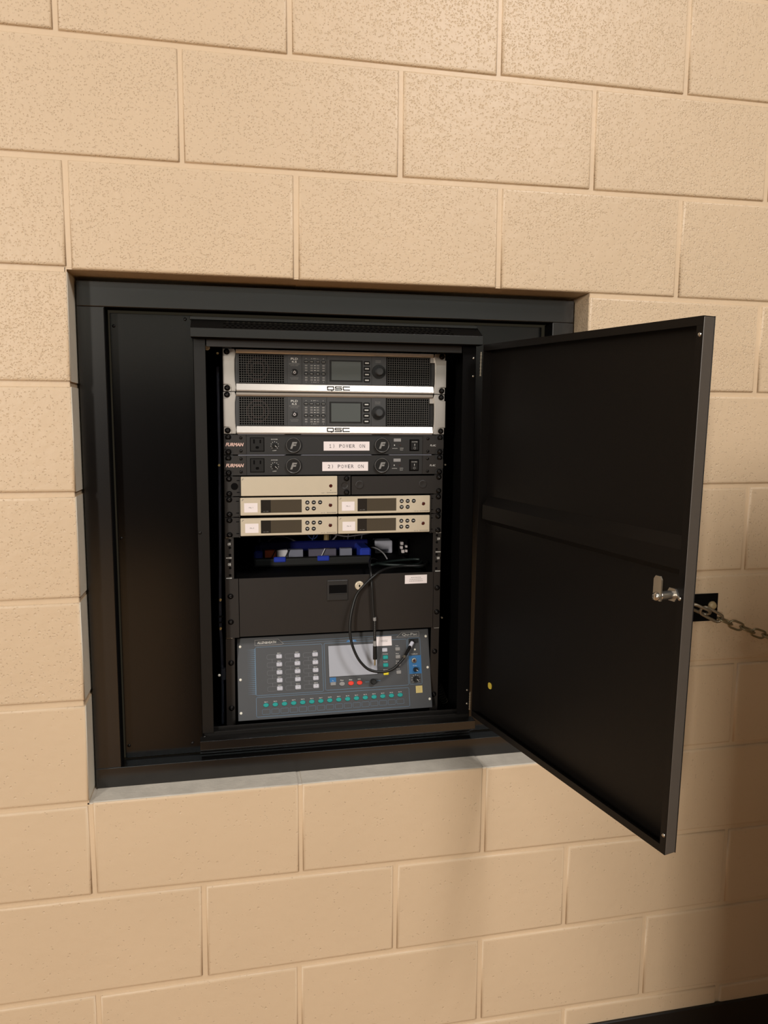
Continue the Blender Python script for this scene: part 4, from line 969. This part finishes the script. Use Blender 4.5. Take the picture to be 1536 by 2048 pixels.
# left gap: ribbon-like pale cable beside the rail
ribbon = thing('side_cable', 'pale blue-grey cable running down between rack and left jamb', 'cable', (.250, .2, -.95))
bm = bmesh.new(); tube(bm, [(.0065, 0, .80), (.0065, 0, .70), (.0068, .0, .62), (.0060, .0, .56), (.004, 0, .40), (.001, 0, .24), (.003, 0, .17), (.003, 0, .05), (.002, 0, -.0048)], .0032, 8); obj('jacket', bm, 'strip_blue_grey', ribbon, smooth=True)
for z in (.245, .232, .219): obj('tie', nb(-.004, .008, -.0045, .0045, z, z + .004, .001), 'cable_black', ribbon)
bm = bmesh.new(); obj('plug', nb(.0015, .0105, -.005, .005, .1, .128, .0015), 'grey_card', ribbon)
wl = thing('ribbed_conduit', 'short ribbed black conduit in the lower corner beside the hinge jamb', 'conduit', (.772, .22, -.9565))
bm = bmesh.new(); tube(bm, [(-.006, 0, .055), (.004, .005, .03), (.014, .01, .004)], .008, 12); obj('tube', bm, 'cable_black', wl)
for i in range(8):
    t = i / 7; bm = bmesh.new(); c = Vector((-.006 + .02 * t, .01 * t, .052 - .046 * t)); d = Vector((.02, .01, -.05)).normalized(); u_ = d.orthogonal().normalized(); v_ = d.cross(u_)
    tube(bm, [c + (u_ * math.cos(2 * PI * k / 12) + v_ * math.sin(2 * PI * k / 12)) * .0088 for k in range(12)], .0011, 5, True, False); obj('rib', bm, 'steel_dull', wl)
o = thing('card_scrap', 'small grey card leaning under the mixer behind the threshold', 'card', (.592, .105, -.957)); obj('sheet', nb(-.02, .02, 0, .0012, .0, .034, .0), 'grey_card', o); obj('fold', nb(-.02, .02, -.004, -.0002, .0335, .0345, 0), 'grey_card', o)

# ------------------------------------------------------------------ patch cables
pc = thing('patch_cable', 'black patch cable looping from the bay down into the mixer port', 'cable', (.587, .135, -.607))
bm = bmesh.new(); P0 = Vector((.587, .135, -.607))
pts = [(.742, .235, -.6005), (.716, .190, -.600), (.668, .186, -.599), (.632, .164, -.598), (.606, .136, -.599), (.587, .122, -.607), (.565, .116, -.625), (.548, .12, -.648), (.537, .115, -.68), (.532, .112, -.713), (.534, .11, -.746), (.543, .108, -.775), (.556, .106, -.798), (.576, .105, -.816), (.605, .105, -.822), (.628, .107, -.818), (.646, .112, -.805), (.657, .118, -.796)]
tube(bm, [Vector(p) - P0 for p in pts], .0031, 10); obj('cord', bm, 'cable_black', pc, smooth=True)
def seg(name, a, b, r, mt, par, o0, n=12):
    bm = bmesh.new(); tube(bm, [Vector(a) - o0, Vector(b) - o0], r, n, spline=False); return obj(name, bm, mt, par, smooth=False)
a, b = Vector((.657, .118, -.796)), Vector((.683, .147, -.771))
L_ = lambda t: a.lerp(b, t)
seg('sleeve_ring', L_(-.06), L_(.08), .0042, 'steel_dull', pc, P0); sl = seg('sleeve', L_(.08), L_(.72), .0036, 'black_plastic', pc, P0); seg('sleeve_print', L_(.2), L_(.62), .0037, 'print_grey', pc, P0, 5) if False else None
seg('plug', L_(.72), L_(1.0), .0044, 'white_plastic', pc, P0)
seg('plug_tip', L_(1.0), Vector((.6855, .1605, -.7706)), .0045, 'black_plastic', pc, P0)
hc = thing('audio_cable', 'black audio cable hanging straight down ending in a gold jack tip', 'cable', (.592, .13, -.814)); H0 = Vector((.592, .13, -.814))
bm = bmesh.new(); tube(bm, [Vector(p) - H0 for p in ((.628, .300, -.604), (.606, .262, -.594), (.592, .20, -.596), (.5845, .147, -.598), (.584, .132, -.623), (.586, .13, -.657), (.588, .13, -.692), (.591, .13, -.709))], .0026, 10); obj('cord', bm, 'cable_black', hc, smooth=True)
seg('collar', (.5908, .13, -.703), (.591, .13, -.7105), .0036, 'key_dim', hc, H0); sl = seg('sleeve', (.591, .13, -.7108), (.5915, .13, -.757), .0032, 'cable_black', hc, H0)
bm = bmesh.new()
for i in range(9): box(bm, -.0011 - .0004, -.0004 - .0004, -.0036, -.0033, .1000 - i * .0046, .1030 - i * .0046)
obj('sleeve_print', bm, 'print_grey', hc)
seg('band', (.5915, .13, -.757), (.5918, .13, -.769), .0040, 'key_dim', hc, H0); seg('jack_body', (.5918, .13, -.769), (.592, .13, -.800), .0047, 'black_plastic', hc, H0); seg('jack_tip', (.592, .13, -.800), (.592, .13, -.814), .0018, 'brass', hc, H0)

# ------------------------------------------------------------------ wall plate, hook and chain
wp = thing('anchor_plate', 'black square steel plate on the block wall behind the door', 'plate', (1.324, 0, -.712))
obj('plate', nb(-.043, .036, -.0035, -.0008, 0, .0635, .0006), 'plate_black', wp)
bm = bmesh.new(); lathe_y(bm, [(0, -.0125), (.004, -.0125), (.0075, -.011), (.0098, -.007), (.0105, -.0037), (0, -.0036)], .0205, .036, 18); bt = obj('bolt', bm, 'paint_bolt', wp, smooth=True)
bm = bmesh.new(); lathe_y(bm, [(0, -.0135), (.0028, -.0135), (.0034, -.0125)], .0205, .036, 12); obj('bolt_dimple', bm, 'paint_bolt', bt)
bm = bmesh.new(); tube(bm, [(-.040 + .0 * math.cos(t), -.012 - .011 * math.cos(t) + .002, .043 + .009 * math.sin(t)) for t in [2 * PI * i / 14 for i in range(14)]], .0024, 7, True, False); obj('eye', bm, 'steel_dull', wp)
ch = thing('barrier_chain', 'galvanized steel link chain hooked to the black wall plate', 'chain', (1.285, -.02, -.672)); C0 = Vector((1.285, -.02, -.672))
def ring(pa, pb, hw, r, up, name='link', mt='chain_zinc'):
    """oval link from pa to pb; 'up' gives the direction of its width"""
    a, b = Vector(pa) - C0, Vector(pb) - C0; t = (b - a); L = t.length; t.normalize(); s = (up - t * up.dot(t)).normalized()
    pts = []
    for i in range(7): g = PI / 2 + PI * i / 6; pts.append(a + t * (hw + hw * math.cos(g)) + s * hw * math.sin(g))
    for i in range(7): g = -PI / 2 + PI * i / 6; pts.append(b - t * hw + t * hw * math.cos(g) + s * hw * math.sin(g))
    bm = bmesh.new(); tube(bm, pts, r, 7, True, False); return obj(name, bm, mt, ch, smooth=True)
upz, upy = Vector((0, -.3, 1)), Vector((0, 1, .3))
ring((1.276, -.022, -.668), (1.320, -.030, -.687), .0105, .0036, Vector((.35, -.9, .5)), 'hook', 'steel_dull')
ring((1.302, -.026, -.677), (1.349, -.034, -.702), .0100, .0034, upz, 'hook', 'steel_dull')
# catenary to a second anchor further along the wall
p = Vector((1.343, -.034, -.699)); END = Vector((2.60, -.034, -.699)); n = 46; P_ = []
for i in range(n + 1):
    t = i / n; x = p.x + (END.x - p.x) * t; P_.append(Vector((x, -.034 - .10 * 4 * t * (1 - t) * .3, -.699 - .13 * 4 * t * (1 - t))))
for i in range(n):
    a, b = P_[i], P_[i + 1]; d = (b - a).normalized() * .0028; ring(a - d, b + d, .0092, .0025, upz if i % 2 else upy)
w2 = thing('anchor_plate', 'second black square steel plate far along the block wall holding the chain end', 'plate', (2.60, 0, -.735)); obj('plate', nb(-.035, .035, -.0035, -.0008, 0, .064, .0006), 'plate_black', w2)
bm = bmesh.new(); tube(bm, [(0, -.019 - .016 * math.cos(t), .036 + .009 * math.sin(t)) for t in [2 * PI * i / 14 for i in range(14)]], .0024, 7, True, False); obj('eye', bm, 'steel_dull', w2)

# unseen locker, added to throw the shade on the lower right of the wall
lo = thing('shade_locker', 'unseen grey locker added beyond the chain to shade the wall', 'shade blocker', (1.86, -0.83, FLOOR))
mat('locker_grey', S(150, 146, 130), 0.5)
obj('body', nb(-.47, .47, -.20, .20, .06, 1.97, .004), 'locker_grey', lo)
obj('plinth', nb(-.45, .45, -.17, .18, 0, .059), 'base_black', lo)
for sx in (-1, 1):
    dr_ = obj('door', nb(-.462 if sx < 0 else .004, -.004 if sx < 0 else .462, -.216, -.2005, .075, 1.955, .003), 'locker_grey', lo)
    obj('handle', nb(-.05 if sx < 0 else .035, -.035 if sx < 0 else .05, -.236, -.2165, .86, 1.0, .004), 'steel', dr_)
    for kk in range(5): obj('vent_slot', nb(-.30 if sx < 0 else .16, -.16 if sx < 0 else .30, -.2172, -.2163, 1.56 + kk * .03, 1.568 + kk * .03), 'inner_black', dr_)
